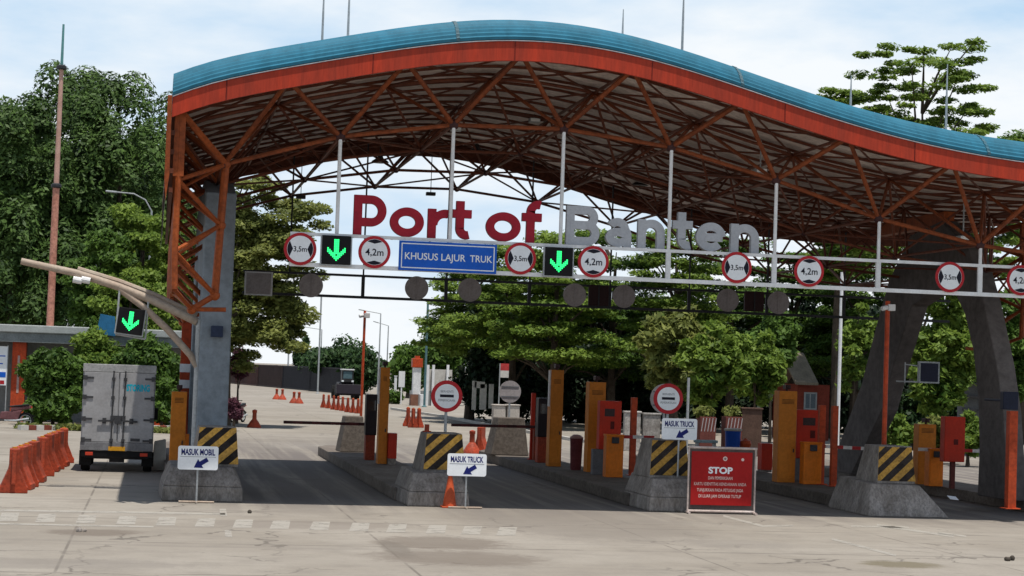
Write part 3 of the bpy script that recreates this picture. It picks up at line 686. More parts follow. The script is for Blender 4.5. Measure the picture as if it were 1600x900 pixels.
# backs of the signs on the rear gantry
for px, py, lab in [(486, 446, 'grey back of a round sign, leftmost disc on the rear gantry'), (651, 450, 'grey back of a round sign below the blue board, left of two'), (734, 453, 'grey back of a round sign below the blue board, right of two'),
                    (898, 461, 'grey back of a round sign beside a dark signal box, against dark trees'), (975, 463, 'brownish back of a round sign right of a dark signal box'), (1137, 469, 'dark round sign back left of the last dark signal box'), (1216, 473, 'dark round sign back at the right end of the rear gantry row')]:
    p = at(px, py, GY2-.06); Y = GY2-.06
    t = thing('round_sign', lab, 'sign', (p.x, Y, p.z-.36), 'round sign backs on the rear gantry')
    obj('disc', MB().disc(p.x, p.z, .355, Y-.012, Y+.012), BACK, t); obj('stiffener', MB().box(p.x-.02, p.x+.02, Y-.03, Y-.0125, p.z-.33, p.z+.33), BACK, t)
for px, py, lab in [(935, 462, 'back of a dark lane signal box between two round sign backs on rear gantry'), (1178, 471, 'back of a dark lane signal box near the right end of the rear gantry')]:
    Y = GY2-.07; p = at(px, py, Y); t = thing('lane_signal', lab, 'lane signal', (p.x, Y, p.z-.3), 'signal boxes on the rear gantry')
    obj('housing', MB().box(p.x-.31, p.x+.31, Y-.06, Y+.06, p.z-.31, p.z+.31), mat('box_dark', (0.045, 0.022, 0.022), .6), t, bev=.015); obj('seam', MB().box(p.x-.02, p.x+.02, Y-.075, Y-.0605, p.z-.3, p.z+.3), DARKST, t)
p = at(404, 443, GY2-.05); Y = GY2-.05
t = thing('board_back', 'grey rectangular board back in a white frame at the left end of rear gantry', 'sign', (p.x, Y, p.z-.33))
obj('panel', MB().box(p.x-.36, p.x+.36, Y-.015, Y+.01, p.z-.31, p.z+.31), BACK, t)
fr = MB(); fr.box(p.x-.41, p.x-.361, Y-.03, Y+.02, p.z-.35, p.z+.35); fr.box(p.x+.361, p.x+.41, Y-.03, Y+.02, p.z-.35, p.z+.35); fr.box(p.x-.36, p.x+.36, Y-.03, Y+.02, p.z+.311, p.z+.35); fr.box(p.x-.36, p.x+.36, Y-.03, Y+.02, p.z-.35, p.z-.311)
obj('frame', fr, WHITE, t)
# small box lamps on the rear frame
for px, py, lab in [(673, 303, 'flat dark lamp hanging in the sky gap above the letters r and t'), (470, 308, 'flat dark lamp on the rear frame beside the tree crown')]:
    p = at(px, py, 57.3); t = thing('box_lamp', lab, 'lamp', p, 'flat lamps on the rear frame')
    obj('housing', MB().box(p.x-.14, p.x+.14, 57.2, 57.4, p.z-.05, p.z+.05), DARKST, t, bev=.01); obj('stem', MB().tube([(p.x, 57.3, p.z+.05), (p.x, 57.3, zf(p.x)-.0)], .012, 5), DARKST, t)

# ------------------------------------------------------------------ islands
NAMES = ['leftmost, under the tall grey pillar', 'with one round no entry sign', 'beside the red STOP board', 'with the tall camera pole', 'carrying the right pillar']
ICX = [1.15, 6.35, 11.9, 17.45, 22.4]
CHX = [at(px, 700, 43.2).x for px in (340, 696, 1049, 1404)]
for k, X in enumerate(ICX):
    t = thing('traffic_island', 'long concrete toll island '+NAMES[k], 'traffic island', (X, 43, 0), 'toll islands between the lanes')
    hw = .82
    b = MB(); b.slab([(X-hw, 44.3), (X+hw, 44.3), (X+hw, 65.6), (X+hw*.6, 66.6), (X-hw*.6, 66.6), (X-hw, 65.6)], 0, .30)
    obj('kerb', b, KERB, t, bev=.03)
    # ram-proof nose: low plinth and sloping block
    n = MB(); y0 = 42.62
    if k == 3:
        n.hexa([(X-1.02, y0, 0), (X+1.0, y0, 0), (X+1.05, 45.4, 0), (X-1.02, 45.4, 0)], [(X-.8, y0+.42, .74), (X+.42, y0+.42, .72), (X+.55, 45.2, .76), (X-.8, 45.2, .8)])
    else:
        hwl, hwr = (.92, .84) if k == 0 else (.72, .68)
        n.hexa([(X-hwl, y0, 0), (X+hwr, y0, 0), (X+hwr+.08, 45.0, 0), (X-hwl-.08, 45.0, 0)], [(X-hwl+.02, y0+.04, .33), (X+hwr-.02, y0+.04, .33), (X+hwr+.04, 44.9, .33), (X-hwl-.04, 44.9, .33)])
        n.hexa([(X-hwl+.02, y0+.045, .331), (X+hwr-.02, y0+.045, .331), (X+hwr+.04, 44.9, .331), (X-hwl-.04, 44.9, .331)], [(X-hwl*.80, y0+.33, .74), (X+hwr*.72, y0+.33, .74), (X+hwr*.78, 44.8, .78), (X-hwl*.85, 44.8, .78)])
    obj('nose', n, CONC, t, bev=.035)
    if k < 4:
        c = CHX[k]
        cb = MB(); cb.hexa([(c-.50, 43.26, .735), (c+.47, 43.26, .735), (c+.47, 44.5, .735), (c-.58, 44.5, .735)], [(c-.40, 43.42, 1.62), (c+.40, 43.42, 1.62), (c+.38, 44.3, 1.62), (c-.43, 44.3, 1.62)])
        blk = obj('crash_block', cb, CONC, t, bev=.02)
        # chevron board on the sloping face
        cv = MB(); wq, hq = .86, .80
        def fp(u, v, d=.012):                    # u, v in metres on the board, lower left at 0,0
            zz = .80+v; s = (zz-.735)/(1.62-.735); hwid = .48-.075*s
            return (c-hwid+(u/wq)*2*hwid, 43.26+.16*s-d, zz)
        cv.add([fp(0, 0), fp(wq, 0), fp(wq, hq), fp(0, hq), fp(0, 0, 0), fp(wq, 0, 0), fp(wq, hq, 0), fp(0, hq, 0)], [(0, 1, 2, 3), (7, 6, 5, 4), (0, 4, 5, 1), (1, 5, 6, 2), (2, 6, 7, 3), (3, 7, 4, 0)])
        bd = obj('chevron_board', cv, YEL, blk)
        st = MB(); per = .36; bw = .18
        def clip(poly, f):
            o = []
            for i in range(len(poly)):
                a, b_ = poly[i], poly[(i+1) % len(poly)]; fa, fb = f(a), f(b_)
                if fa >= 0: o.append(a)
                if fa*fb < 0: tt = fa/(fa-fb); o.append((a[0]+(b_[0]-a[0])*tt, a[1]+(b_[1]-a[1])*tt))
            return o
        for i in range(-4, 6):
            c0 = i*per+.05
            pl = [(0, 0), (wq, 0), (wq, hq), (0, hq)]
            pl = clip(pl, lambda q: q[0]*.9-q[1]-c0+.35); pl = clip(pl, lambda q: c0+bw-.35-(q[0]*.9-q[1]))
            if len(pl) > 2: st.add([fp(u, v, .0145) for u, v in pl], [tuple(range(len(pl)))])
        obj('stripe', st, CHBLK, bd, recalc=False)['kind'] = 'stuff'
# concrete blocks at the far ends of the islands
for px0, px1, pyb, pyt, lab in [(531, 569, 706, 650, 'brown sloping concrete block at the far end of the second island'), (767, 820, 711, 652, 'brown sloping concrete block at the far end of the third island, below a round sign')]:
    a, b = gnd(px0, pyb, .3), gnd(px1, pyb, .3); Y = a.y; hgt = at(px0, pyt, Y).z
    wd = (b.x-a.x); xx = a.x+wd/2
    cb = MB(); cb.hexa([(a.x, Y, .3), (a.x+wd, Y, .3), (a.x+wd, Y+1.1, .3), (a.x-.05, Y+1.1, .3)], [(a.x+wd*.2, Y+.12, hgt), (a.x+wd*.88, Y+.12, hgt), (a.x+wd*.88, Y+.9, hgt), (a.x+wd*.15, Y+.9, hgt)])
    o = obj('concrete_block', cb, KERB, loc=(xx, Y, .3), bev=.03); tag(o, lab, 'concrete block', 'far end blocks of the islands')

# ------------------------------------------------------------------ toll equipment
def box_px(px0, px1, pyt, pyb, d, zb=.3):
    """x range, y range, z range of an upright cabinet whose front foot sits at pyb on height zb"""
    a, b = gnd((px0+px1)/2, pyb, zb), None
    Y = a.y; x0, x1 = at(px0, (pyt+pyb)/2, Y).x, at(px1, (pyt+pyb)/2, Y).x
    return x0, x1, Y, Y+d, zb, at((px0+px1)/2, pyt, Y).z
CAMBLK = mat('camera_brown', (0.06, 0.03, 0.03), .5)
def tall_cabinet(px0, px1, pyt, pyb, label, M=MUST, d=.45, group='tall mustard lane cabinets', side=True):
    x0, x1, y0, y1, z0, z1 = box_px(px0, px1, pyt, pyb, d)
    if side: x0 += .05
    t = thing('lane_cabinet', label, 'cabinet', ((x0+x1)/2, y0, z0), group)
    obj('body', MB().box(x0, x1, y0, y1, z0, z1), M, t, bev=.012)
    dr = MB(); dr.box(x0+.03, x1-.03, y0-.008, y0-.001, z0+.12, z0+(z1-z0)*.52); obj('door', dr, M, t, bev=.004)
    obj('handle', MB().box(x1-.09, x1-.06, y0-.03, y0-.009, z0+(z1-z0)*.33, z0+(z1-z0)*.33+.1), DARKST, t)
    vt = MB()
    for q in range(4): vt.box(x0+.08, x1-.08, y0-.006, y0-.001, z0+(z1-z0)*.86+q*.035, z0+(z1-z0)*.86+q*.035+.015)
    obj('vent', vt, mat('vent_dark', (.08, .04, .015), .7), t)
    cm = MB(); xm = (x0+x1)/2; cm.box(xm-.07, xm+.07, y0+.02, y0+.3, z1+.05, z1+.17); cm.tube([(xm, y0+.15, z1), (xm, y0+.15, z1+.06)], .035, 7); cm.tube([(xm, y0+.02, z1+.11), (xm, y0-.03, z1+.11)], .045, 10)
    obj('camera', cm, CAMBLK, t, bev=.01)
    if side: obj('edge_strip', MB().box(x0-.05, x0-.002, y0+.08, y0+.2, z0+(z1-z0)*.62, z1-.02), WHITE, t)
    return t, (x0, x1, y0, y1, z0, z1)
def screen_box(px0, px1, pyt, pyb, M, label, Y=None, foot=True, d=.3):
    x0, x1, y0, y1, z0, z1 = box_px(px0, px1, pyt, pyb, d)
    return x0, x1, y0, y1, z0, z1
def reader(px0, px1, pyt, pym, pyb, label):      # dark head on an orange base
    x0, x1, y0, y1, z0, z1 = box_px(px0, px1, pyt, pyb, .4); zm = at((px0+px1)/2, pym, y0).z
    t = thing('card_reader', label, 'card reader', ((x0+x1)/2, y0, z0), 'card readers on the islands')
    obj('base', MB().box(x0, x1, y0, y1, z0, zm), BARR, t, bev=.012); obj('head', MB().box(x0-.02, x1+.03, y0-.02, y1, zm+.002, z1), mat('head_dark', (0.022, 0.016, 0.02), .4), t, bev=.02)
    obj('screen', MB().box(x0+.02, x1-.02, y0-.026, y0-.021, zm+(z1-zm)*.6, zm+(z1-zm)*.85), GLASS, t)
def pole(name, px, pyt, pyb, w, M, label, cat='post', z0=.3, group=None, rnd=False, Y=None):
    a = gnd(px, pyb, z0); Y = a.y if Y is None else Y; x = at(px, (pyt+pyb)/2, Y).x; zt = at(px, pyt, Y).z
    mb = MB()
    if rnd: mb.tube([(x, Y, z0), (x, Y, zt)], w/2, 10)
    else: mb.box(x-w/2, x+w/2, Y-w/2, Y+w/2, z0, zt)
    mb.box(x-w*.9, x+w*.9, Y-w*.9, Y+w*.9, z0, z0+.025)
    o = obj(name, mb, M, loc=(x, Y, z0), bev=.006); tag(o, label, cat, group); return x, Y, zt
def striped(mb, a, b, n, w, h):
    a, b = Vector(a), Vector(b)
    for i in range(n):
        mb.cur = i % 2; mb.bar(a+(b-a)*i/n, a+(b-a)*(i+1)/n, w, h)
    return mb
ARMW = mat('arm_white', (0.66, 0.63, 0.6), .5); ARMR = mat('arm_red', (0.42, 0.03, 0.03), .5)
ARMDK = mat('arm_dark', (0.09, 0.03, 0.03), .5); ARMDM = mat('arm_maroon', (0.16, 0.04, 0.04), .5)
def barrier(px0, px1, pyt, pyb, axa, axb, ay, label, mats=(ARMW, ARMR), M=YORANGE, ay2=None, ns=8):
    x0, x1, y0, y1, z0, z1 = box_px(px0, px1, pyt, pyb, .35)
    t = thing('barrier_gate', label, 'barrier', ((x0+x1)/2, y0, z0), 'boom barriers across the lanes')
    obj('machine', MB().box(x0, x1, y0, y1, z0, z1-.03), M, t, bev=.015); obj('lid', MB().box(x0-.015, x1+.015, y0-.015, y1+.015, z1-.028, z1+.02), M, t, bev=.012)
    obj('door', MB().box(x0+.04, x1-.04, y0-.008, y0-.001, z0+.1, z1-.25), M, t, bev=.004)
    a, b = at(axa, ay, y0+.15), at(axb, ay2 if ay2 else ay, y0+.15)
    arm = MB(); striped(arm, a, b, ns, .05, .09); obj('boom_arm', arm, list(mats), t)
    obj('hub', MB().box((x0+x1)/2-.1, (x0+x1)/2+.1, y0-.06, y0-.016, z1-.22, z1-.05), DARKST, t, bev=.01)

# island 2
barrier(574, 586, 672, 716, 575, 443, 663, 'boom barrier with lowered dark arm across the lane right of the grey pillar', (ARMDK, ARMDM), BARR, 659.5, 9)
reader(572, 587, 616, 680, 719, 'tall dark card reader on an orange base on the second island')
tall_cabinet(590, 607, 574, 725, 'tall mustard cabinet on the second island, in front of the far street lamps')
x0, x1, y0, y1, z0, z1 = box_px(607, 620, 677, 726, .4)
t = thing('junction_cabinet', 'low dark red cabinet on grey plinth beside the mustard cabinet of the second island', 'cabinet', ((x0+x1)/2, y0, z0), 'low red cabinets')
obj('body', MB().box(x0, x1, y0, y1, z0+.17, z1), REDP, t, bev=.01); obj('plinth', MB().box(x0+.01, x1-.01, y0+.01, y1, z0, z0+.168), CONC, t)
def cctv_pole(px, pyt, pyb, label, w=.09, M=ORANGE, z0=.3, pxt=None):
    a = gnd(px, pyb, z0); Y = a.y; top = at(pxt or px, pyt, Y); x = a.x
    t = thing('camera_pole', label, 'camera pole', (x, Y, z0), 'thin orange camera poles')
    obj('pole', MB().tube([(x, Y, z0), (x, Y, top.z)], w/2, 10), M, t, smooth=True); obj('base_plate', MB().box(x-.13, x+.13, Y-.13, Y+.13, z0, z0+.03), M, t)
    cm = MB(); cm.box(x-.02, x+.16, Y-.12, Y+.12, top.z-.24, top.z-.08); cm.tube([(x-.05, Y-.1, top.z-.16), (x-.2, Y-.14, top.z-.2)], .06, 8)
    obj('camera', cm, WHITE, t, bev=.01)
cctv_pole(562, 485, 703, 'thin red and green camera pole on the second island against the sky')
cctv_pole(1379, 470, 779, 'tall thin orange camera pole in front of the right pillar', .12)
# island 3
pole('guard_post', 832, 614, 718, .13, REDP, 'slim dark red post at the far end of the third island', group='slim red guard posts')
barrier(834, 846, 672, 719, 836, 705, 667, 'boom barrier with lowered dark arm reaching left from the third island', (ARMDK, ARMDM), BARR, 664, 9)
reader(841, 857, 622, 683, 723, 'tall dark card reader on an orange base on the third island')
tall_cabinet(857, 879, 578, 729, 'tall mustard cabinet with pale edge strip, back one of two on the third island')
x0, x1, y0, y1, z0, z1 = box_px(890, 915, 680, 735, .4)
t = thing('waste_bin', 'small grey and maroon bin between the two mustard cabinets of third island', 'bin', ((x0+x1)/2, y0, z0))
obj('body', MB().lathe(((x0+x1)/2, y0+.2, z0), [(.14, 0), (.16, .05), (.19, z1-z0-.12), (.2, z1-z0-.1)], 14), mat('bin_maroon', (0.15, 0.04, 0.045), .5), t, smooth=True); obj('lid', MB().lathe(((x0+x1)/2, y0+.2, z1-.095), [(.205, 0), (.2, .03), (.1, .1), (.02, .11)], 14), mat('lid_pink', (0.42, 0.25, 0.23), .5), t, smooth=True)
tall_cabinet(919, 945, 597, 738, 'tall mustard cabinet with red panel attached, front one on the third island', side=False)
def red_panel(px0, px1, pyt, pyb, pyg, label, gx0=None, gx1=None, pyg0=None):
    a = gnd((px0+px1)/2, pyg, .3); Y = a.y-.12
    x0, x1 = at(px0, pyt, Y).x, at(px1, pyt, Y).x; zt, zb = at(px0, pyt, Y).z, at(px0, pyb, Y).z
    t = thing('payment_terminal', label, 'terminal', ((x0+x1)/2, Y, .3), 'red payment terminals')
    obj('hood', MB().box(x0, x1, Y, Y+.34, zb, zt), REDP, t, bev=.02)
    obj('screen', MB().box(x0+(x1-x0)*.22, x0+(x1-x0)*.68, Y-.006, Y-.001, zb+(zt-zb)*.68, zb+(zt-zb)*.84), mat('dull_screen', (.06, .03, .03), .3), t)
    obj('slot', MB().box(x0+(x1-x0)*.5, x0+(x1-x0)*.68, Y-.006, Y-.001, zb+(zt-zb)*.42, zb+(zt-zb)*.58), mat('slot_dark', (.12, .015, .012), .6), t)
    obj('pedestal', MB().box(x0+.06 if gx0 is None else at(gx0, pyg, Y).x, x0+.2 if gx1 is None else at(gx1, pyg, Y).x, Y+.04, Y+.28, .3, zb-.002), GREYP, t, bev=.01)
red_panel(938, 972, 626, 702, 742, 'red payment terminal on grey pedestal on the third island', 926, 944)
barrier(947, 974, 680, 746, 955, 1022, 682, 'amber boom barrier machine with short pale arm on the third island', ay2=683.5, ns=4)
pole('guard_post', 989, 621, 743, .16, ORANGE, 'slim orange red post standing right of the amber machine on the third island', group='slim red guard posts')
# island 4
x0, x1, y0, y1, z0, z1 = box_px(1190, 1207, 693, 738, .4)
t = thing('junction_cabinet', 'low dark red cabinet right of the STOP board on the fourth island', 'cabinet', ((x0+x1)/2, y0, z0), 'low red cabinets')
obj('body', MB().box(x0, x1, y0, y1, z0+.07, z1), REDP, t, bev=.01); obj('plinth', MB().box(x0+.01, x1-.01, y0+.01, y1, z0, z0+.068), CONC, t)
tall_cabinet(1216, 1244, 611, 754, 'tall mustard cabinet on the fourth island, right of the STOP board', side=False)
red_panel(1246, 1288, 640, 716, 752, 'red payment terminal on grey pedestal on the fourth island', 1228, 1252)
barrier(1256, 1284, 692, 757, 1262, 1372, 696, 'amber boom barrier machine with red and white arm on the fourth island', ay2=702)
pole('guard_post', 1283, 633, 757, .17, ORANGE, 'orange red post touching the amber machine on the fourth island', group='slim red guard posts')
pole('guard_post', 1303, 634, 760, .16, ORANGE, 'orange red post standing alone right of the fourth island machine', group='slim red guard posts')
# island 5 and the right edge
tall_cabinet(1435, 1462, 663, 757, 'short mustard cabinet right of the fourth chevron board', d=.4, side=False)
barrier(1452, 1474, 702, 760, 1435, 1540, 702, 'amber boom barrier machine with white arm under the red box at right', ay2=705, ns=5)
a = gnd(1491, 764, .3); x0, x1 = at(1476, 690, a.y).x, at(1508, 690, a.y).x
t = thing('payment_terminal', 'red payment terminal on a thin dark leg beside the right pillar', 'terminal', (a.x, a.y, .3), 'red payment terminals')
obj('hood', MB().box(x0, x1, a.y, a.y+.32, at(1490, 722, a.y).z, at(1490, 651, a.y).z), REDP, t, bev=.02); obj('slot', MB().box(a.x-.05, a.x+.08, a.y-.006, a.y-.001, 1.5, 1.65), MATS['slot_dark'], t)
obj('pedestal', MB().box(a.x-.06, a.x+.06, a.y+.1, a.y+.22, .3, at(1490, 722, a.y).z-.002), mat('leg_dark', (.12, .03, .025), .6), t)
pole('guard_post', 1580, 642, 795, .2, ORANGE, 'orange red post at the right edge in front of the pillar', group='slim red guard posts')
p = at(1577, 626, 44.2); o = obj('junction_box', MB().box(p.x-.2, p.x+.2, 44.1, 44.3, p.z-.22, p.z+.22).box(p.x-.03, p.x+.03, 44.301, 45.6, p.z-.03, p.z+.03), mat('dark_blue_box2', (0.02, 0.025, 0.05), .4), loc=(p.x, 44.2, p.z-.22), bev=.02); tag(o, 'dark blue box above the rightmost orange post', 'control box')
# monitor on its arm
p = at(1451, 582, 50); t = thing('display_monitor', 'dark square monitor in a pale frame on a side arm left of right pillar leg', 'monitor', p)
fr = MB(); hw, hh = .30, .30
fr.box(p.x-hw, p.x+hw, 49.95, 50.08, p.z-hh, p.z+hh); obj('case', fr, mat('case_pale', (.45, .49, .5), .5), t, bev=.01)
obj('screen', MB().box(p.x-hw+.045, p.x+hw-.045, 49.942, 49.949, p.z-hh+.045, p.z+hh-.045), mat('screen_navy', (.012, .014, .04), .25), t)
arm = MB(); arm.bar((p.x-.66, 50.02, p.z+.2), (p.x-hw, 50.02, p.z+.17), .03, .03); arm.bar((p.x-.7, 50.02, p.z-.27), (p.x-hw, 50.02, p.z-.27), .04, .04); arm.bar((p.x-.68, 50.02, p.z-.32), (p.x-.68, 50.02, p.z+.26), .03, .03)
arm.bar((p.x-.68, 50.02, p.z-.27), (p.x-.68, 50.6, p.z-.27), .04, .04)
obj('arm', arm, GALV, t)
# thin white pole of the rear field
def simple_pole(name, px, pyt, pyb, Y, r, M, label, cat='pole', z0=0.0):
    x = at(px, pyb, Y).x; zt = at(px, pyt, Y).z; mb = MB(); mb.tube([(x, Y, z0), (x, Y, zt)], r, 8); mb.lathe((x, Y, z0), [(r*2.2, 0), (r*2.2, .05), (r*1.1, .12)], 8)
    o = obj(name, mb, M, loc=(x, Y, z0), smooth=True); tag(o, label, cat); return x, zt
simple_pole('flag_pole', 1310, 425, 640, 72, .07, WHITE, 'thin white pole before the trees, left of the right pillar')
simple_pole('flag_pole', 1073, 590, 690, 74, .055, GALV, 'thin grey pole behind the second round no entry sign')

# ------------------------------------------------------------------ portable signs
def stop_disc(px, py, r_px, pyb, zb, Y, label, back=False):
    p = at(px, py, Y); r = r_px*Y/CF
    t = thing('round_sign', label, 'sign', (p.x, Y, zb), 'round signs on posts at the island noses')
    obj('post', MB().tube([(p.x, Y+.03, zb), (p.x, Y+.03, p.z+r*.7)], .035, 8), GALV, t, smooth=True)
    if back:
        obj('disc', MB().disc(p.x, p.z, r, Y-.012, Y+.012), BACK, t)
        obj('stiffener', MB().box(p.x-r*.8, p.x+r*.8, Y-.03, Y-.0125, p.z+r*.4, p.z+r*.5).box(p.x-r*.8, p.x+r*.8, Y-.03, Y-.0125, p.z-r*.5, p.z-r*.4), GREYP, t); return
    obj('rim', MB().disc(p.x, p.z, r, Y-.02, Y+.005), SIGNRED, t); obj('face', MB().disc(p.x, p.z, r*.76, Y-.025, Y-.0205), SIGNW, t)
    obj('bar', MB().box(p.x-r*.44, p.x+r*.44, Y-.029, Y-.0255, p.z-r*.07, p.z+r*.10), INK, t)
    text('BERHENTI', t, mat('faint_ink', (.16, .17, .18), .6), p.x, Y-.0262, p.z+r*.30, w=r*.80, h=r*.14, bold=.0); text('PEMERIKSAAN', t, MATS['faint_ink'], p.x, Y-.0262, p.z-r*.26, w=r*1.06, h=r*.14, bold=.0)
stop_disc(698, 619, 25, 0, .3, 44.75, 'round no entry style sign with black bar behind the second chevron block')
stop_disc(1044, 623, 24.5, 0, .3, 45.1, 'round no entry style sign with black bar above the right MASUK TRUCK board')
p = at(1037, 622, 47.0)
stop_disc(1038.5, 623, 24, 0, .3, 46.3, 'round sign mostly hidden behind the right no entry style sign', back=True)
stop_disc(797, 612, 17.5, 0, 1.4, 67.0, 'grey back of a round sign on post above the far brown block', back=True)
def masuk(px0, px1, pyt, pyb, word, Y, zb, label, group='white MASUK direction boards', base=True):
    a, b = at(px0, (pyt+pyb)/2, Y), at(px1, (pyt+pyb)/2, Y); x0, x1 = a.x, b.x; cx = (x0+x1)/2
    zt, zbm = at((px0+px1)/2, pyt, Y).z, at((px0+px1)/2, pyb, Y).z; H = zt-zbm; Wd = x1-x0
    t = thing('direction_sign', label, 'sign', (cx, Y, zb), group)
    rr = .05; pts = []
    for (qx, qz, a0) in ((x1-rr, zt-rr, 0), (x0+rr, zt-rr, 90), (x0+rr, zbm+rr, 180), (x1-rr, zbm+rr, 270)):
        pts += [(qx+rr*math.cos(rad(a0+j*18)), qz+rr*math.sin(rad(a0+j*18))) for j in range(6)]
    obj('board', MB().plate(pts, Y-.012, Y+.008), SIGNW, t)
    text(word, t, NAVY, cx, Y-.0135, zt-H*.25, w=Wd*.84, h=H*.25, bold=.035)
    obj('divider', MB().box(x0+.05, x1-.05, Y-.0155, Y-.0125, zbm+H*.54, zbm+H*.555), GREYP, t)
    u = H*.42; ax, az = cx+.08*Wd, zbm+H*.28; ar = MB()
    def R_(q): c_, s_ = math.cos(rad(212)), math.sin(rad(212)); return (ax+(q[0]*c_-q[1]*s_)*u, az+(q[0]*s_+q[1]*c_)*u)
    ar.plate([R_(q) for q in [(-.75, .22), (-.75, -.22), (.05, -.22), (.05, -.52), (.85, 0), (.05, .52), (.05, .22)]], Y-.0155, Y-.0125); obj('arrow', ar, NAVY, t)
    st = MB(); st.tube([(cx, Y+.03, zb+.03), (cx, Y+.03, zt-.05)], .022, 8); obj('post', st, GALV, t)
    if base:
        f = MB(); f.tube([(cx-.38, Y+.03, zb+.025), (cx+.38, Y+.03, zb+.025)], .022, 8); f.tube([(cx, Y-.22, zb+.025), (cx, Y+.28, zb+.025)], .02, 8); obj('foot', f, BEAM, t)
masuk(278, 341, 697, 734, 'MASUK MOBIL', 42.2, 0, 'white board reading MASUK MOBIL with blue arrow before the leftmost island')
masuk(699, 760, 709, 744, 'MASUK TRUCK', 42.25, 0, 'white board reading MASUK TRUCK beside the orange cone')
masuk(1034, 1089, 654, 687, 'MASUK TRUCK', 43.1, .76, 'white board reading MASUK TRUCK raised in front of the third chevron board', base=False)
# STOP board
Y = 42.3; a, b = at(1077, 700, Y), at(1181, 702, Y); x0, x1 = a.x, b.x; zt = at(1128, 700, Y).z
t = thing('stop_board', 'big red STOP notice board on white pipe legs before the third island', 'sign', ((x0+x1)/2, Y, 0))
fr = MB(); fr.tube([(x0, Y, zt), (x1+.03, Y, zt)], .028, 8); fr.tube([(x0, Y, .03), (x0, Y, zt)], .022, 8); fr.tube([(x1, Y, .03), (x1, Y, zt)], .022, 8); fr.tube([(x0, Y, .06), (x1, Y, .06)], .03, 8)
for x in (x0, x1): fr.tube([(x-.02, Y-.24, .03), (x+.02, Y+.2, .03)], .03, 8)
obj('frame', fr, mat('pipe_pale', (.58, .5, .46), .5, dirt=(.3, .18, .14), dirt_amt=.5), t, smooth=True)
bx0, bx1, bz0, bz1 = x0+.06, x1-.08, .20, zt-.09
obj('backing', MB().box(x0+.023, x1-.023, Y-.004, Y+.006, .12, zt-.03), mat('mesh_brown', (.10, .075, .07), .8), t)
bd = obj('panel', MB().box(bx0, bx1, Y-.02, Y-.005, bz0, bz1), STOPRED, t)
cx = (bx0+bx1)/2; W = bx1-bx0; H = bz1-bz0
text('STOP', bd, SIGNW, cx-.02*W, Y-.0215, bz0+H*.655, w=W*.40, h=H*.115, bold=.04)
for i, (s, wf) in enumerate([('DAN PEMERIKSAAN', .40), ('KARTU IDENTITAS KENDARAAN ANDA', .86), ('TUNJUKKAN PADA PETUGAS JAGA', .76), ('DI LUAR JAM OPERASI TUTUP', .70)]):
    text(s, bd, PALETXT, cx-.02*W, Y-.0215, bz0+H*(.51-.113*i), w=W*wf, h=H*.058, bold=.012)
em = MB(); em.disc(cx+.05*W, bz0+H*.875, .052, Y-.024, Y-.0205, 20); em.disc(cx+.34*W, bz0+H*.865, .035, Y-.024, Y-.0205, 16); obj('emblem', em, PALETXT, bd)
obj('emblem_core', MB().disc(cx+.05*W, bz0+H*.875, .028, Y-.027, Y-.0245, 16), mat('emblem_grey', (.3, .2, .19), .6), bd)

# ------------------------------------------------------------------ cones and water barriers
def cone_thing(label, H=.75):
    t = thing('traffic_cone', label, 'traffic cone', (0, 0, 0), 'orange traffic cones')
    obj('base', MB().box(-.19, .19, -.19, .19, 0, .035), CONE, t, bev=.01)
    obj('body', MB().lathe((0, 0, .036), [(.155, 0), (.15, .03), (.045, H-.06), (.035, H-.04)], 20), CONE, t, smooth=True)
    return t
cone = cone_thing('faded orange traffic cone beside the MASUK TRUCK board'); p = gnd(702, 793); cone.location = (p.x, p.y, 0)
pc = MB(); 
def bottle_cone(label):
    t = thing('delineator_cone', label, 'traffic cone', (0, 0, 0), 'stub topped red cones on the road')
    obj('foot', MB().lathe((0, 0, 0), [(.36, 0), (.35, .06), (.22, .28), (.11, .42)], 14), BARR, t, smooth=True)
    obj('neck', MB().lathe((0, 0, .42), [(.11, 0), (.1, .3), (.12, .34), (.12, .44), (.02, .48)], 12), BARR, t, smooth=True)
    return t
bc = bottle_cone('stub topped red cone on the sunny lane right of the grey pillar'); p = gnd(397, 668); bc.location = (p.x, p.y, 0); bc.scale = (.95,)*3
for px, py, s, lab in [(432, 624, 1.0, 'far red cone, left of the first small pair by the containers'), (441, 624.5, 1.0, 'far red cone, right of the first small pair by the containers'), (459, 630, 1.0, 'far red cone, left of the second small pair on the sunny road'), (467, 630.5, 1.0, 'far red cone, right of the second small pair on the sunny road'),
                       (737, 708, .95, 'tall necked red cone behind the left MASUK TRUCK board'),]:
    p = gnd(px, py); dup(bc, (p.x, p.y, 0), 0, s, lab)
def water_barrier(label, L=.62):
    t = thing('water_barrier', label, 'road barrier', (0, 0, 0), 'orange plastic water barriers')
    prof = [(-.26, 0), (-.26, .13), (-.23, .17), (-.11, .52), (-.095, .62), (-.095, .98), (.095, .98), (.095, .62), (.11, .52), (.23, .17), (.26, .13), (.26, 0)]
    mb = MB(); mb.plate([(x, z) for x, z in prof], -L/2, L/2); obj('body', mb, BARR, t, bev=.02)
    obj('cap', MB().lathe((0, 0, .982), [(.05, 0), (.05, .03), (.02, .035)], 10), mat('cap_yellow', (.6, .25, .03), .5), t)
    obj('tongue', MB().tube([(0, -L/2-.05, .2), (0, -L/2-.05, .9)], .045, 8), BARR, t, smooth=True)
    return t
wb = water_barrier('nearest orange water barrier at the left edge of the photo')
LW = ['nearest orange water barrier at the left edge of the photo', 'second nearest orange water barrier of the left row', 'third orange water barrier from the near end of the left row', 'fourth orange water barrier from the near end of the left row',
      'dull dark orange water barrier in the middle of the left row', 'orange water barrier just behind the dull dark one in the left row', 'third orange water barrier from the far end of the left row', 'second orange water barrier from the far end of the left row', 'farthest orange water barrier of the left row, nearest to the truck']
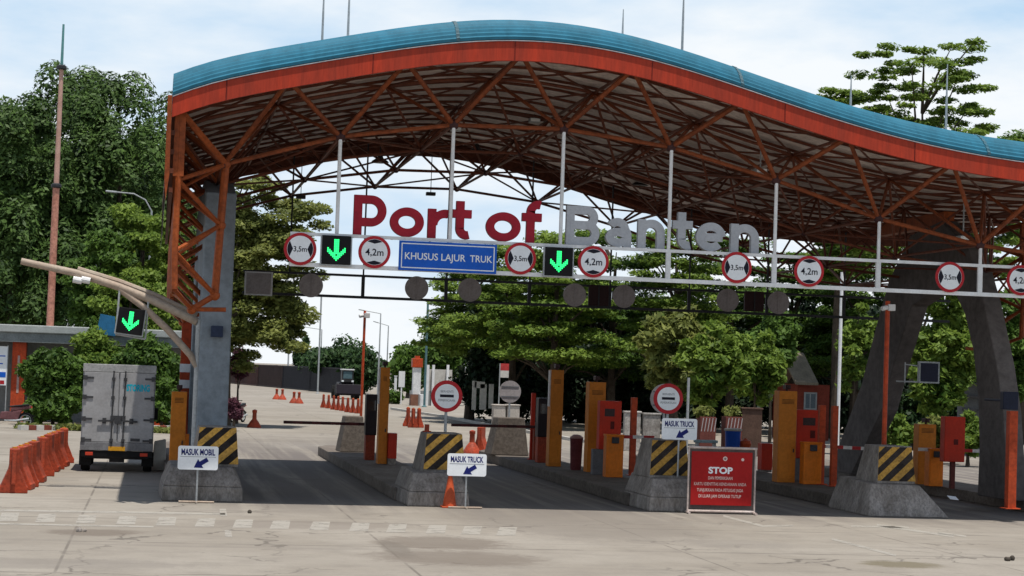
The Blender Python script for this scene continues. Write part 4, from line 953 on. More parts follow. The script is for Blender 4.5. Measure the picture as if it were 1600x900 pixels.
for i, (px, py) in enumerate([(17, 772), (27, 767), (33, 762), (43, 755), (57, 745), (66, 738), (73, 734), (83, 730), (94, 724)]):
    p = gnd(px, py)
    o = wb if i == 0 else dup(wb, (0, 0, 0), 0, 1, LW[i])
    p = Vector((-3.02+.06*i, p.y+.55, 0)); o.location = p; o.scale = (1.2, 1, 1); o.rotation_euler = (0, 0, rad([4, -6, 3, -4, 8, -3, 5, -6, 4][i]))
for i, (px, py) in enumerate([(505, 637), (513, 638), (521, 640), (528, 641), (535, 642), (543, 644), (551, 645), (559, 646)]):
    p = gnd(px, py); dup(wb, (p.x, p.y, 0), rad(-3), (.8, 1, .95), ['leftmost', 'second from left', 'third from left', 'fourth from left', 'fifth from left', 'sixth from left', 'seventh from left', 'rightmost'][i]+' red water barrier of the far row below the wheel loader')
for i, (px, py, lab) in enumerate([(637, 666, 'left red water barrier of the three beyond the second chevron block'), (645, 668, 'middle red water barrier of the three beyond the second chevron block'), (654, 668, 'right red water barrier of the three beyond the second chevron block')]):
    p = gnd(px, py); dup(wb, (p.x, p.y, 0), rad(-6), 1.0, lab)
p = gnd(751, 706); dup(wb, (p.x, p.y, 0), rad(-25), .95, 'leaning red water barrier behind the MASUK TRUCK board, beside a necked cone')
pole('delineator', 667, 663, 676, .1, BARR, 'short orange tube on top of the second chevron block', z0=1.62, Y=44.0)

# ------------------------------------------------------------------ boom portal over the left lane
BYm = 45.6
t = thing('height_portal', 'pale curved height boom reaching left over the lane with truck', 'boom', (at(303, 700, BYm).x, BYm, .3))
pB = [at(308, 503, BYm), at(240, 470, BYm), at(185, 448, BYm), at(120, 427, BYm), at(33, 408, BYm)]
bm = MB(); bm.tube(pB, [.10, .10, .095, .09, .08], 10); obj('beam', bm, BEAM, t, smooth=True)
bm = MB(); q = [p+Vector((0, .3, .17-.02*i)) for i, p in enumerate(pB[:4])]; bm.tube(q, .07, 8); obj('upper_rail', bm, BEAM, t, smooth=True)
bm = MB(); bm.tube([at(188, 452, BYm), at(225, 480, BYm), at(262, 515, BYm), at(298, 555, BYm), at(311, 578, BYm)], .085, 10); obj('brace', bm, BEAM, t, smooth=True)
bm = MB(); xq = at(308, 600, BYm).x; bm.tube([(xq, BYm, .3), (xq, BYm, at(311, 500, BYm).z)], .09, 10); bm.box(xq-.2, xq+.2, BYm-.2, BYm+.2, .3, .34); obj('post', bm, GALV, t, smooth=True)
for px in (120, 133):
    p = at(px, 437, BYm); obj('camera', MB().tube([(p.x-.08, BYm-.12, p.z), (p.x+.12, BYm-.12, p.z-.03)], .08, 10), WHITE, t)
hg = MB(); hg.tube([at(187, 452, BYm-.05), at(181, 522, BYm-.05)], .025, 6); hg.tube([at(232, 468, BYm-.05), at(227, 530, BYm-.05)], .025, 6); hg.tube([at(181, 522, BYm-.05), at(227, 530, BYm-.05)], .025, 6); obj('hanger', hg, GALV, t)
led_arrow(204, 502, .30, 'black lane signal with green arrow hanging from the pale boom at left', BYm-.06, ang=rad(-6))
# cabinets under the boom
tall_cabinet(266, 290, 612, 735, 'tall dark mustard cabinet beside the truck under the boom', side=False, d=.5)
x0, x1, y0, y1, z0, z1 = box_px(277, 299, 500, 712, .35)
o = thing('banded_post', 'tall orange post with white bands beside the grey pillar', 'post', ((x0+x1)/2, y0, .3))
pb = MB(); pb.box(x0+.06, x1-.06, y0, y0+.22, z0, z1); obj('post', pb, ORANGE, o, bev=.01)
for py in (575, 600): 
    z = at(288, py, y0).z; obj('band', MB().box(x0+.05, x1-.05, y0-.01, y0+.23, z-.12, z+.12), WHITE, o)
pole('guard_post', 292, 678, 720, .1, YORANGE, 'small orange post beside the leftmost chevron board', group='slim red guard posts')
# pale concrete crash bollard right of the truck
p = gnd(246, 735); o = obj('concrete_block', MB().hexa([(p.x-.16, p.y, 0), (p.x+.22, p.y, 0), (p.x+.22, p.y+.7, 0), (p.x-.16, p.y+.7, 0)], [(p.x-.12, p.y+.03, .78), (p.x+.2, p.y+.03, .85), (p.x+.2, p.y+.65, .85), (p.x-.12, p.y+.65, .78)]), WALLC, loc=(p.x, p.y, 0), bev=.03); tag(o, 'pale upright concrete block right beside the truck tail', 'concrete block')

# ------------------------------------------------------------------ truck
TY = 52.75; tx = (gnd(122, 738).x+gnd(238, 738).x)/2
tr = thing('box_truck', 'small white box truck seen from behind in the left lane', 'truck', (tx, TY, 0))
hw = .955; zb, ztp = .70, 2.88
obj('cargo_box', MB().box(tx-hw, tx+hw, TY+.03, TY+3.1, zb, ztp), TRUCKW, tr, bev=.025)
obj('top_rail', MB().box(tx-hw-.01, tx+hw+.01, TY-.01, TY+.06, ztp-.20, ztp+.01), mat('rail_grey', (.42, .42, .42), .5), tr, bev=.01)
obj('sill', MB().box(tx-hw-.01, tx+hw+.01, TY-.03, TY+.06, zb-.12, zb+.1), mat('sill_grey', (.2, .2, .21), .6), tr, bev=.01)
HINGE = mat('hinge_dark', (.07, .07, .075), .5, .3)
for s in (-1, 1):
    d = obj('door', MB().box(*(sorted((tx+s*.015, tx+s*(hw-.03)))), TY-.012, TY+.029, zb+.11, ztp-.21), TRUCKW, tr, bev=.008)
    for zz in (.86, 1.42, 2.0, 2.52):
        e = tx+s*(hw-.02); obj('hinge', MB().box(*sorted((e, e-s*.26)), TY-.035, TY-.0125, zz-.025, zz+.025).box(*sorted((e-s*.09, e+s*.02)), TY-.05, TY-.0125, zz-.06, zz+.06), HINGE, d)
    rx = tx+s*.155
    rd = MB(); rd.tube([(rx, TY-.04, zb+.0), (rx, TY-.04, ztp-.16)], .018, 8)
    for zz in (.86, 1.42, 2.0, 2.5): rd.box(rx-.045, rx+.045, TY-.06, TY-.013, zz-.04, zz+.04)
    obj('lock_rod', rd, HINGE, d)
    obj('handle', MB().bar((rx-.02*s, TY-.06, 1.38), (tx+s*.52, TY-.06, 1.37), .03, .05).box(rx+s*.2-.05, rx+s*.2+.05, TY-.05, TY-.013, 1.31, 1.45), HINGE, d)
    if s == 1:
        text('STORING', d, TEAL, tx+.50, TY-.014, 2.28, w=.62, h=.17, bold=.05); obj('small_plate', MB().box(tx+.35, tx+.6, TY-.02, TY-.0125, .84, .92), HINGE, d)
    for k2 in (0, 1):
        wx = tx+s*(hw-.13-.0); wy = TY+.75 if k2 == 0 else TY+3.75
        wtyre = MB(); n = 24; Rr = .36; prof = [(Rr*.6, -.12), (Rr*.93, -.12), (Rr, -.08), (Rr, .08), (Rr*.93, .12), (Rr*.6, .12)]
        vs = []
        for (r_, ax_) in prof:
            for j in range(n): vs.append((wx+ax_, wy+r_*math.cos(2*math.pi*j/n), Rr+r_*math.sin(2*math.pi*j/n)))
        wtyre.add(vs, [(i*n+j, i*n+(j+1) % n, ((i+1) % 6)*n+(j+1) % n, ((i+1) % 6)*n+j) for i in range(6) for j in range(n)])
        wo = obj('wheel', wtyre, RUBBER, tr, smooth=True); obj('rim', MB().tube([(wx-.09, wy, Rr), (wx+.09, wy, Rr)], Rr*.6, 18), GALV, wo)
    obj('mudguard', MB().box(tx+s*(hw-.13)-.16, tx+s*(hw-.13)+.16, TY+.28, TY+.31, .16, .56), RUBBER, tr)
obj('centre_lock', MB().box(tx-.2, tx+.2, TY-.06, TY-.013, 1.46, 1.52).box(tx-.08, tx+.08, TY-.07, TY-.013, 1.3, 1.5), HINGE, tr)
obj('chassis', MB().box(tx-.38, tx-.26, TY+.1, TY+4.6, .5, .62).box(tx+.26, tx+.38, TY+.1, TY+4.6, .5, .62).box(tx-.85, tx+.85, TY+.08, TY+.16, .38, .57).box(tx-.75, tx+.75, TY+.68, TY+.82, .32, .42).box(tx-.2, tx+.2, TY+.6, TY+.9, .24, .46), DARKST, tr)
obj('bumper', MB().box(tx-.94, tx+.94, TY-.01, TY+.05, .40, .575), BLACK, tr, bev=.01)
for s in (-1, 1):
    lp = MB(); lp.box(tx+s*.72-.1, tx+s*.72+.1, TY-.03, TY-.0105, .44, .53); obj('tail_light', lp, TAILR, tr, bev=.008)
obj('licence_plate', MB().box(tx-.22, tx+.22, TY-.045, TY-.031, .58, .69), PLATEY, tr)
cabm = MB(); cabm.prism_x([(TY+3.15, .5), (TY+3.15, 1.95), (TY+3.4, 2.0), (TY+4.3, 1.95), (TY+4.75, 1.2), (TY+4.85, .5)], tx-.83, tx+.83); cb_ = obj('cab', cabm, mat('cab_white', (.6, .6, .6), .4), tr, bev=.05)
obj('windscreen', MB().hexa([(tx-.7, TY+4.75, 1.22), (tx+.7, TY+4.75, 1.22), (tx+.7, TY+4.77, 1.22), (tx-.7, TY+4.77, 1.22)], [(tx-.65, TY+4.33, 1.9), (tx+.65, TY+4.33, 1.9), (tx+.65, TY+4.35, 1.9), (tx-.65, TY+4.35, 1.9)]), GLASS, cb_)
for s in (-1, 1): obj('mirror', MB().box(tx+s*.98-.08, tx+s*.98+.08, TY+4.3, TY+4.36, 1.3, 1.65).bar((tx+s*.83, TY+4.35, 1.6), (tx+s*.98, TY+4.33, 1.6), .03, .03), BLACK, cb_)

# ------------------------------------------------------------------ motorbikes
def ring(mb, c, R, r, n=24, k=8):
    vs = []
    for i in range(n):
        a = 2*math.pi*i/n
        for j in range(k):
            b = 2*math.pi*j/k; q = R+r*math.cos(b); vs.append((c[0]+q*math.cos(a), c[1]+r*math.sin(b), c[2]+q*math.sin(a)))
    return mb.add(vs, [(i*k+j, i*k+(j+1) % k, ((i+1) % n)*k+(j+1) % k, ((i+1) % n)*k+j) for i in range(n) for j in range(k)])
def motorbike(label):
    t = thing('motorbike', label, 'motorbike', (0, 0, 0), 'parked motorbikes')      # rear wheel towards +x
    for x in (.62, -.62):
        wl = obj('wheel', ring(MB(), (x, 0, .29), .25, .045), RUBBER, t, smooth=True)
        rm = ring(MB(), (x, 0, .29), .2, .018, 20, 6)
        for a in range(5): q = 2*math.pi*a/5; rm.bar((x, 0, .29), (x+.2*math.cos(q), 0, .29+.2*math.sin(q)), .02, .025, (0, 1, 0))
        obj('rim', rm, GALV, wl)
    MAR = mat('bike_maroon', (.16, .07, .075), .35)
    b = MB(); b.hexa([(-.3, -.1, .32), (.35, -.1, .3), (.35, .1, .3), (-.3, .1, .32)], [(-.25, -.08, .58), (.5, -.11, .66), (.5, .11, .66), (-.25, .08, .58)]); b.hexa([(.1, -.11, .6), (.8, -.06, .72), (.8, .06, .72), (.1, .11, .6)], [(.1, -.12, .74), (.82, -.06, .84), (.82, .06, .84), (.1, .12, .74)]); obj('body', b, MAR, t, bev=.03)
    f = MB(); f.hexa([(-.5, -.14, .35), (-.3, -.14, .35), (-.3, .14, .35), (-.5, .14, .35)], [(-.52, -.1, .95), (-.4, -.1, .98), (-.4, .1, .98), (-.52, .1, .95)]); obj('leg_shield', f, MAR, t, bev=.03)
    obj('seat', MB().hexa([(.0, -.13, .74), (.75, -.1, .82), (.75, .1, .82), (.0, .13, .74)], [(.02, -.11, .8), (.72, -.09, .89), (.72, .09, .89), (.02, .11, .8)]), BLACK, t, bev=.025)
    k = MB(); k.tube([(-.62, .08, .29), (-.47, .07, .85)], .025, 7); k.tube([(-.62, -.08, .29), (-.47, -.07, .85)], .025, 7); obj('fork', k, GALV, t)
    obj('handlebar', MB().tube([(-.34, -.34, 1.02), (-.43, -.1, 1.0), (-.43, .1, 1.0), (-.34, .34, 1.02)], .018, 7), BLACK, t)
    obj('headlight', MB().ball((-.52, 0, .93), .09, 8), LENS, t); obj('tail_light', MB().box(.8, .84, -.06, .06, .74, .8), TAILR, t)
    obj('exhaust', MB().tube([(-.1, -.12, .28), (.3, -.14, .28), (.75, -.15, .36)], [.02, .04, .045], 8), GALV, t); obj('fender', MB().hexa([(.55, -.05, .58), (.95, -.04, .42), (.95, .04, .42), (.55, .05, .58)], [(.55, -.05, .6), (.97, -.04, .45), (.97, .04, .45), (.55, .05, .6)]), BLACK, t)
    return t
mb1 = motorbike('maroon motorbike parked side-on at the left edge before the banner'); p = gnd(16, 669); mb1.location = (p.x-.12, p.y, 0); mb1.scale = (1.15,)*3
p = gnd(371, 660); dup(mb1, (p.x, p.y, 0), rad(65), 1.1, 'dark motorbike half hidden behind the foot of the grey pillar')

# ------------------------------------------------------------------ trees
def leaves(rng, clumps, size, per, flat=0.0, shape=1.6, dome=False):
    """clumps: (centre, radii) -> leaf-sized faces scattered through each clump's volume, turned outwards and up"""
    n = max(6, int(per)); C_ = np.repeat(np.array([c for c, r in clumps]), n, axis=0); R_ = np.repeat(np.array([r for c, r in clumps]), n, axis=0)
    N = len(C_); d = rng.normal(size=(N, 3)); d /= np.linalg.norm(d, axis=1)[:, None]
    if dome:
        d[:, 2] = np.where(d[:, 2] < -.35, -d[:, 2], d[:, 2]); q = .62+.38*rng.random(N)**.6
    else: q = rng.random(N)**.45
    P_ = C_+d*q[:, None]*R_
    nr = rng.normal(size=(N, 3))*(.38 if dome else .62)+d*(1.1 if dome else .6); nr[:, 2] = np.abs(nr[:, 2])*.8+flat; nr /= np.linalg.norm(nr, axis=1)[:, None]
    a = rng.normal(size=(N, 3)); a -= nr*np.sum(a*nr, axis=1)[:, None]; a /= np.linalg.norm(a, axis=1)[:, None]
    b = np.cross(nr, a); s = size*(0.4+1.5*rng.random(N)**2)[:, None]
    q = np.stack([P_-a*s*shape/2, P_-b*s*.42+a*s*.1-nr*s*.12, P_+a*s*shape/2, P_+b*s*.42+a*s*.1-nr*s*.12], axis=1).reshape(-1, 3)
    return q
def leaf_obj(name, q, M, parent=None, loc=None):
    base = OFF[parent.name] if parent is not None else Vector(loc)
    q = q-np.array(base); n = len(q)//4; me = bpy.data.meshes.new(name)
    me.vertices.add(len(q)); me.vertices.foreach_set('co', q.astype(np.float32).ravel())
    me.loops.add(len(q)); me.loops.foreach_set('vertex_index', np.arange(len(q), dtype=np.int32))
    me.polygons.add(n); me.polygons.foreach_set('loop_start', np.arange(0, 4*n, 4, dtype=np.int32))
    me.update(calc_edges=True); me.materials.append(M)
    o = new_obj(name, me, parent, base)
    if parent is None: o.location = base
    OFF[o.name] = Vector(base)
    return o
def tree(name, label, cat, base, H, clumps, size, per, M, group, trunk_r=.22, flat=0.0, shape=1.6, seed=1, limbs=8, lean=0.0, fork=.35, bark=None, dome=False):
    rng = np.random.default_rng(seed)
    t = thing(name, label, cat, base, group); bx, by, bz0 = base
    leaf_obj('crown', leaves(rng, clumps, size, per, flat, shape, dome)+np.array(base), M, t)
    tk = MB(); top = max(c[2] for c, r in clumps)*.9
    pts = [Vector((bx+lean*s*H*.1+rng.normal()*.05*H*.1*s, by+rng.normal()*.04*H*.1*s, bz0+top*s)) for s in (0, .15, .35, .6, .85, 1)]
    tk.tube(pts, [trunk_r*1.35, trunk_r, trunk_r*.8, trunk_r*.55, trunk_r*.3, trunk_r*.1], 9)
    idx = rng.choice(len(clumps), size=min(limbs, len(clumps)), replace=False)
    for i in idx:
        c = Vector(clumps[i][0])+Vector(base); s = float(np.clip((c.z-bz0)/top*.75, fork*.6, .9))
        k = min(4, int(s*5)); a = pts[k].lerp(pts[k+1], .5)
        if a.z > c.z: a = pts[max(1, k-1)]
        tk.tube([a, a.lerp(c, .5)+Vector((0, 0, .25)), c], [trunk_r*.35, trunk_r*.22, trunk_r*.06], 6)
    obj('trunk', tk, bark or WOODT, t, smooth=True)
    return t
def blob_clumps(rng, lobes, n, cr, squash=.8, shell=.5):
    out = []
    w_ = np.array([l[3]*l[4]*l[5] for l in lobes]); w_ = w_/w_.sum()
    for i in range(n):
        l = lobes[rng.choice(len(lobes), p=w_)]
        d = rng.normal(size=3); d /= np.linalg.norm(d); q = shell+(1-shell)*rng.random()
        s = cr*(.65+.7*rng.random())
        out.append(((l[0]+d[0]*l[3]*q, l[1]+d[1]*l[4]*q, l[2]+d[2]*l[5]*q), (s, s, s*squash)))
    return out
def layered_clumps(rng, z0, z1, R, tiers, per_tier, cr, squash=.22, cone_=.45, skew=0.0):
    out = []
    for k in range(tiers):
        f = k/(max(1, tiers-1)); z = z0+(z1-z0)*f; rr = R*(1-cone_*f**1.3)*(.85+.3*rng.random())
        m_ = max(3, int(per_tier*(1-.55*f)))
        for i in range(m_):
            a = 2*math.pi*(i+rng.random()*.8)/m_+k; q = rr*(.30+.70*rng.random()**.7); s = cr*(.7+.6*rng.random())
            out.append(((q*math.cos(a)+skew*f, q*math.sin(a), z+.10*q+rng.normal()*.25), (s, s, s*squash)))
    return out
def base_at(px, Y, z=0.0): q = at(px, 600, Y); return (q.x, Y, z)
def z_at(py, Y, px=800): return at(px, py, Y).z
# dark tall mass on the left
G1 = 'tall dark trees behind the left building'
for i, (px, Y, pyt, wpx, lab, sd_) in enumerate([(12, 116, 150, 105, 'tall dark drooping tree at the left edge behind the building', 3), (92, 124, 122, 110, 'tall dark drooping tree behind the red and white mast', 4),
                                               (172, 118, 112, 105, 'tallest dark drooping tree, between mast and canopy end', 5), (252, 126, 150, 95, 'tall dark drooping tree just left of the orange lattice leg', 6), (-70, 122, 170, 90, 'dark drooping tree beyond the left edge of the photo', 7)]):
    rng = np.random.default_rng(sd_); Ht = z_at(pyt, Y, px); R = wpx*Y/CF*.85
    lobes = [(0, 0, Ht*.66, R, R, Ht*.33), (R*.3, -.5, Ht*.40, R*1.1, R, Ht*.30), (-R*.4, .4, Ht*.5, R*.9, R*.9, Ht*.32)]
    cl = blob_clumps(rng, lobes, 110, 1.15, 1.35, .58)
    tree('tall_tree', lab, 'tree', base_at(px, Y), Ht, cl, .14, 760, LEAF_LEFT, G1, .4, .25, 2.0, sd_, 6, dome=True)
G2 = 'green trees behind the left lane'
for (px, Y, pyt, wpx, M, lab, sd_, tiers) in [(215, 100, 305, 75, LEAF_LIME, 'bright green spreading tree between street lamp and lattice leg', 11, 6), (150, 98, 345, 50, LEAF_MID, 'lower bright green tree left of the curved street lamp', 12, 6), (200, 94, 415, 62, LEAF_LIME, 'leafy green tree behind the hanging arrow signal', 13, 5)]:
    rng = np.random.default_rng(sd_); Ht = z_at(pyt, Y, px); R = wpx*Y/CF
    cl = blob_clumps(rng, [(0, 0, Ht*.72, R, R, Ht*.26), (R*.3, 0, Ht*.45, R*1.05, R, Ht*.25)], 85, .7, .5, .5)
    tree('broadleaf_tree', lab, 'tree', base_at(px, Y), Ht, cl, .14, 420, M, G2, .22, .4, 1.5, sd_, 8)
G3 = 'spreading trees behind the gate'
spec = [ # px, Y, top py, spread px, lowest foliage py, material, label, tiers
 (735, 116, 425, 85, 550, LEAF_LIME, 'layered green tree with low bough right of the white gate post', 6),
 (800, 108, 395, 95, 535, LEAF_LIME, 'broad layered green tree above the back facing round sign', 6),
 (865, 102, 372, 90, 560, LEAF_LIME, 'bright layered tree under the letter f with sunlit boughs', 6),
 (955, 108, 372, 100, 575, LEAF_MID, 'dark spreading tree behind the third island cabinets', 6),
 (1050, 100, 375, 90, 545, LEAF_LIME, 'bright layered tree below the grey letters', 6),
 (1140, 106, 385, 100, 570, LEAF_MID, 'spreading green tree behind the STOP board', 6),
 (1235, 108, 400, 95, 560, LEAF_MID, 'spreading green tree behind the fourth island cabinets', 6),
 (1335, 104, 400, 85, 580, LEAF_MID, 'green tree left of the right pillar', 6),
 (1428, 92, 90, 185, 420, LEAF_LIME, 'tall airy tree rising above the roof at the right', 12),
 (1305, 100, 148, 45, 420, LEAF_LIME, 'slender tree top peeping over the roof left of the tall airy tree', 10),
 (1600, 100, 222, 90, 520, LEAF_MID, 'green tree at the right edge behind the lattice', 7),
]
for i, (px, Y, pyt, wpx, pyl, M, lab, tiers) in enumerate(spec):
    rng = np.random.default_rng(40+i); Ht = z_at(pyt, Y, px); zl = z_at(pyl, Y, px); R = wpx*Y/CF
    airy = pyt < 160
    cl = layered_clumps(rng, zl, Ht-.15, R, tiers, 20 if not airy else 34, 1.05 if not airy else .68, .27 if not airy else .26, .4 if not airy else .38)
    tree('layered_tree', lab, 'tree', base_at(px, Y), Ht, cl, .13, 430 if not airy else 240, M, G3, .26, .9, 1.6, 60+i, 16)
rng = np.random.default_rng(77); Y = 92; Ht = z_at(258, Y, 400)
lob = [(1.4, 0, Ht*.80, 2.2, 2.0, Ht*.19), (1.9, 0, Ht*.62, 2.6, 2.4, Ht*.2), (1.3, -.3, Ht*.42, 2.9, 2.5, Ht*.2), (2.7, 0, Ht*.42, 1.5, 1.5, Ht*.12), (3.4, .2, Ht*.84, 1.2, 1.2, Ht*.08), (0.2, 0, Ht*.7, 2.0, 2.0, Ht*.25)]
cl = blob_clumps(rng, lob, 190, .75, .42, .35)
tree('leafy_tree', 'tall olive green tree right behind the grey pillar', 'tree', base_at(352, Y), Ht, cl, .13, 400, LEAF_OLIVE, G3, .26, .7, 1.6, 61, 16)
# the shady second row that closes the view behind them
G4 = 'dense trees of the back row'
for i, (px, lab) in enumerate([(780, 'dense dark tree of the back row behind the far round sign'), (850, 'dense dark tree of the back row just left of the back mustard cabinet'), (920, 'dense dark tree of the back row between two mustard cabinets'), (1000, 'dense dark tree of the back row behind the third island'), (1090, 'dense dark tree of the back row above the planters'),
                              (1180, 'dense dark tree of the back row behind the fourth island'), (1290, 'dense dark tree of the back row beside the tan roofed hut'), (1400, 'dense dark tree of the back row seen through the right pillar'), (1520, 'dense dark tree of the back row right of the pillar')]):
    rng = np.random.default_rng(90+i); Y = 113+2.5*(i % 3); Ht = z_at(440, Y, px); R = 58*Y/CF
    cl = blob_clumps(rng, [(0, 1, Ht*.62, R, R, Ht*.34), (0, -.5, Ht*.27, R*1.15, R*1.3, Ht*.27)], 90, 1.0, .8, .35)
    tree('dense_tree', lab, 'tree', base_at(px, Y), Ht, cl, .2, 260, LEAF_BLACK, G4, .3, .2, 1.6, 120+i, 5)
# nearer small trees and shrubs
def bush(name, lab, cat, px, Y, pyt, wpx, M, sd_, group, n=34, per=80, size=.24, cr=.5, zl=.15, shape=1.7, trunk=.07, squash=.8):
    rng = np.random.default_rng(sd_); Ht = z_at(pyt, Y, px); R = wpx*Y/CF
    hh = Ht-zl; cl = blob_clumps(rng, [(0, 0, zl+hh*.5, R*.8, R*.7, hh*.42), (-R*.45, 0, zl+hh*(.35+.25*rng.random()), R*.5, R*.5, hh*.33), (R*.5, 0, zl+hh*(.4+.25*rng.random()), R*.45, R*.5, hh*.3), (R*.1, 0, zl+hh*.75, R*.35, R*.4, hh*.24)], int(n*1.15), cr*.85, squash, .4)
    return tree(name, lab, 'shrub' if cat is None else cat, base_at(px, Y), Ht, cl, size*.58, per*3, M, group, trunk, .3, shape, sd_, 8)
GB = 'shrubs and small trees around the gate'
bush('small_tree', 'leafy young tree with pale yellow leaves behind the right no entry sign', 'tree', 1058, 84, 470, 66, LEAF_OLIVE, 201, GB, 70, 60, .30, .5, 1.6, 1.8)
bush('small_tree', 'leafy small tree with drooping bright leaves above the blue tub', 'tree', 1112, 80, 500, 62, LEAF_LIME, 202, GB, 60, 50, .28, .42, 1.5, 1.8)
bush('small_tree', 'leafy bright tree filling the gap of the right pillar', 'tree', 1468, 76, 425, 62, LEAF_LIME, 203, GB, 100, 80, .30, .5, .9, 1.6)
bush('small_tree', 'thin leafy tree around the white pole left of the right pillar', 'tree', 1335, 78, 470, 36, LEAF_LIME, 204, GB, 22, 50, .24, .42, 2.2, 1.7)
bush('small_tree', 'leafy tree overhanging the tan roof of the hut', 'tree', 1205, 90, 478, 42, LEAF_MID, 214, GB, 50, 80, .26, .55, 2.9, 1.7)
bush('small_tree', 'small leafy tree between the blue tub and the hut', 'tree', 1180, 82, 505, 52, LEAF_LIME, 215, GB, 55, 60, .26, .45, 1.5, 1.7)
bush('small_tree', 'leafy tree seen between right pillar leg and the right edge', 'tree', 1570, 80, 440, 50, LEAF_MID, 216, GB, 70, 80, .28, .5, .8, 1.6)
bush('shrub', 'low pale leaved shrub under the monitor', None, 1470, 72, 640, 45, LEAF_OLIVE, 205, GB, 26, 60, .2, .35, .1)
bush('shrub', 'low leafy shrub behind the fourth chevron board', None, 1395, 72, 640, 45, LEAF_LIME, 206, GB, 26, 60, .2, .35, .1)
bush('shrub', 'low green shrub between red terminal and right pillar', None, 1515, 70, 640, 35, LEAF_LIME, 207, GB, 22, 60, .2, .35, .1)
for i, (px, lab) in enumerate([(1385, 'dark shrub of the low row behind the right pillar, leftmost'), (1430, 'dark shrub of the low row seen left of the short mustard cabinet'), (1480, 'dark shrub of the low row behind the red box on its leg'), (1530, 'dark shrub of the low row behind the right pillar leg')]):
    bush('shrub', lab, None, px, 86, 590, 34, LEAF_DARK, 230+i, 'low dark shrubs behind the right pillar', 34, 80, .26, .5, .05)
bush('shrub', 'tall leafy shrub at the left between motorbike and truck', None, 85, 86, 540, 50, LEAF_MID, 208, GB, 80, 90, .22, .5, .1)
for i, (px, pyt, wpx, lab) in enumerate([(62, 612, 20, 'low dark shrub at the foot of the tall left shrub, nearest to the motorbike'), (98, 600, 26, 'low dark shrub just left of the truck, behind the painted kerb'), (255, 596, 20, 'low shrub right of the truck before the orange column')]):
    bush('shrub', lab, None, px, 85.3, pyt, wpx, LEAF_MID, 250+i, 'low shrubs before the office', 30, 70, .22, .38, .02)
bush('shrub', 'leafy shrub rising above the truck roof beside the tall shrub', None, 145, 88, 512, 66, LEAF_LIME, 209, GB, 90, 80, .22, .5, .2)
bush('shrub', 'leafy shrub behind the truck roof at its right', None, 222, 88, 518, 66, LEAF_MID, 210, GB, 90, 80, .24, .5, .2)
bush('shrub', 'purple leaved shrub just right of the grey pillar', None, 372, 96, 545, 16, LEAF_PURPLE, 211, GB, 16, 60, .2, .35, 2.2)
bush('shrub', 'dark purple leaved shrub behind the half hidden motorbike', None, 368, 86, 612, 9, LEAF_PURPLE, 212, GB, 12, 60, .16, .28, .1)
bush('shrub', 'low green hedge clump left of the white gate post', None, 618, 158, 610, 14, LEAF_MID, 213, GB, 14, 60, .24, .5, .05)
# far trees
GF = 'far trees beyond the yard'
for i, (px, Y, pyt, wpx, lab) in enumerate([(532, 215, 533, 42, 'round dark far tree behind the wheel loader'), (500, 225, 548, 28, 'round dark far tree behind the containers'), (566, 205, 545, 24, 'hazy far tree right of the camera pole'), (640, 190, 540, 26, 'far green tree left of the white gate post'), (690, 160, 500, 36, 'far green tree right of the white gate post')]):
    rng = np.random.default_rng(300+i); Ht = z_at(pyt, Y, px); R = wpx*Y/CF
    cl = blob_clumps(rng, [(0, 0, Ht*.6, R, R, Ht*.38)], 46, 1.2, .8, .4); tree('far_tree', lab, 'tree', base_at(px, Y), Ht, cl, .3, 220, LEAF_DARK if i < 3 else LEAF_MID, GF, .3, .2, 1.5, 310+i, 4)
for px, lab, pyt in [(464, 'slim dark cypress above the containers, left of two', 540), (475, 'slim dark cypress above the containers, right of two', 531)]:
    Y = 245; Ht = z_at(pyt, Y, px); rng = np.random.default_rng(int(px)); cl = [((rng.normal()*.15, rng.normal()*.15, Ht*f), (.75*(1-f*.6), .75*(1-f*.6), .7)) for f in np.linspace(.1, .97, 14)]
    tree('cypress', lab, 'tree', base_at(px, Y), Ht, cl, .4, 70, LEAF_DARK, GF, .2, 0, 1.6, int(px), 3)

# ------------------------------------------------------------------ masts and street lamps
p = gnd(77, 560); Ym = 92; x = at(78, 510, Ym).x
t = thing('radio_mast', 'tall thin red and pale mast rising beside the dark trees', 'mast', (x, Ym, 0))
zz = [0, z_at(290, Ym, 90), z_at(105, Ym, 98), z_at(38, Ym, 100)]
ms = MB(); ms.tube([(x, Ym, 0), (x, Ym, zz[1])], [.19, .16], 10); obj('lower_tube', ms, RUSTY, t, smooth=True); ms = MB(); ms.tube([(x, Ym, zz[1]), (x, Ym, zz[2])], [.13, .10], 10); obj('upper_tube', ms, mat('mast_pale', (.52, .33, .27), .6, dirt=(.35, .17, .12), dirt_amt=.5), t, smooth=True)
ms = MB(); ms.tube([(x, Ym, zz[2]), (x, Ym, zz[3])], [.07, .05], 8); obj('tip', ms, mat('mast_teal', (.12, .30, .30), .5), t, smooth=True)
for z in zz[1:3]: obj('flange', MB().lathe((x, Ym, z-.12), [(.2, 0), (.24, .05), (.24, .16), (.15, .22)], 12), DARKST, t)
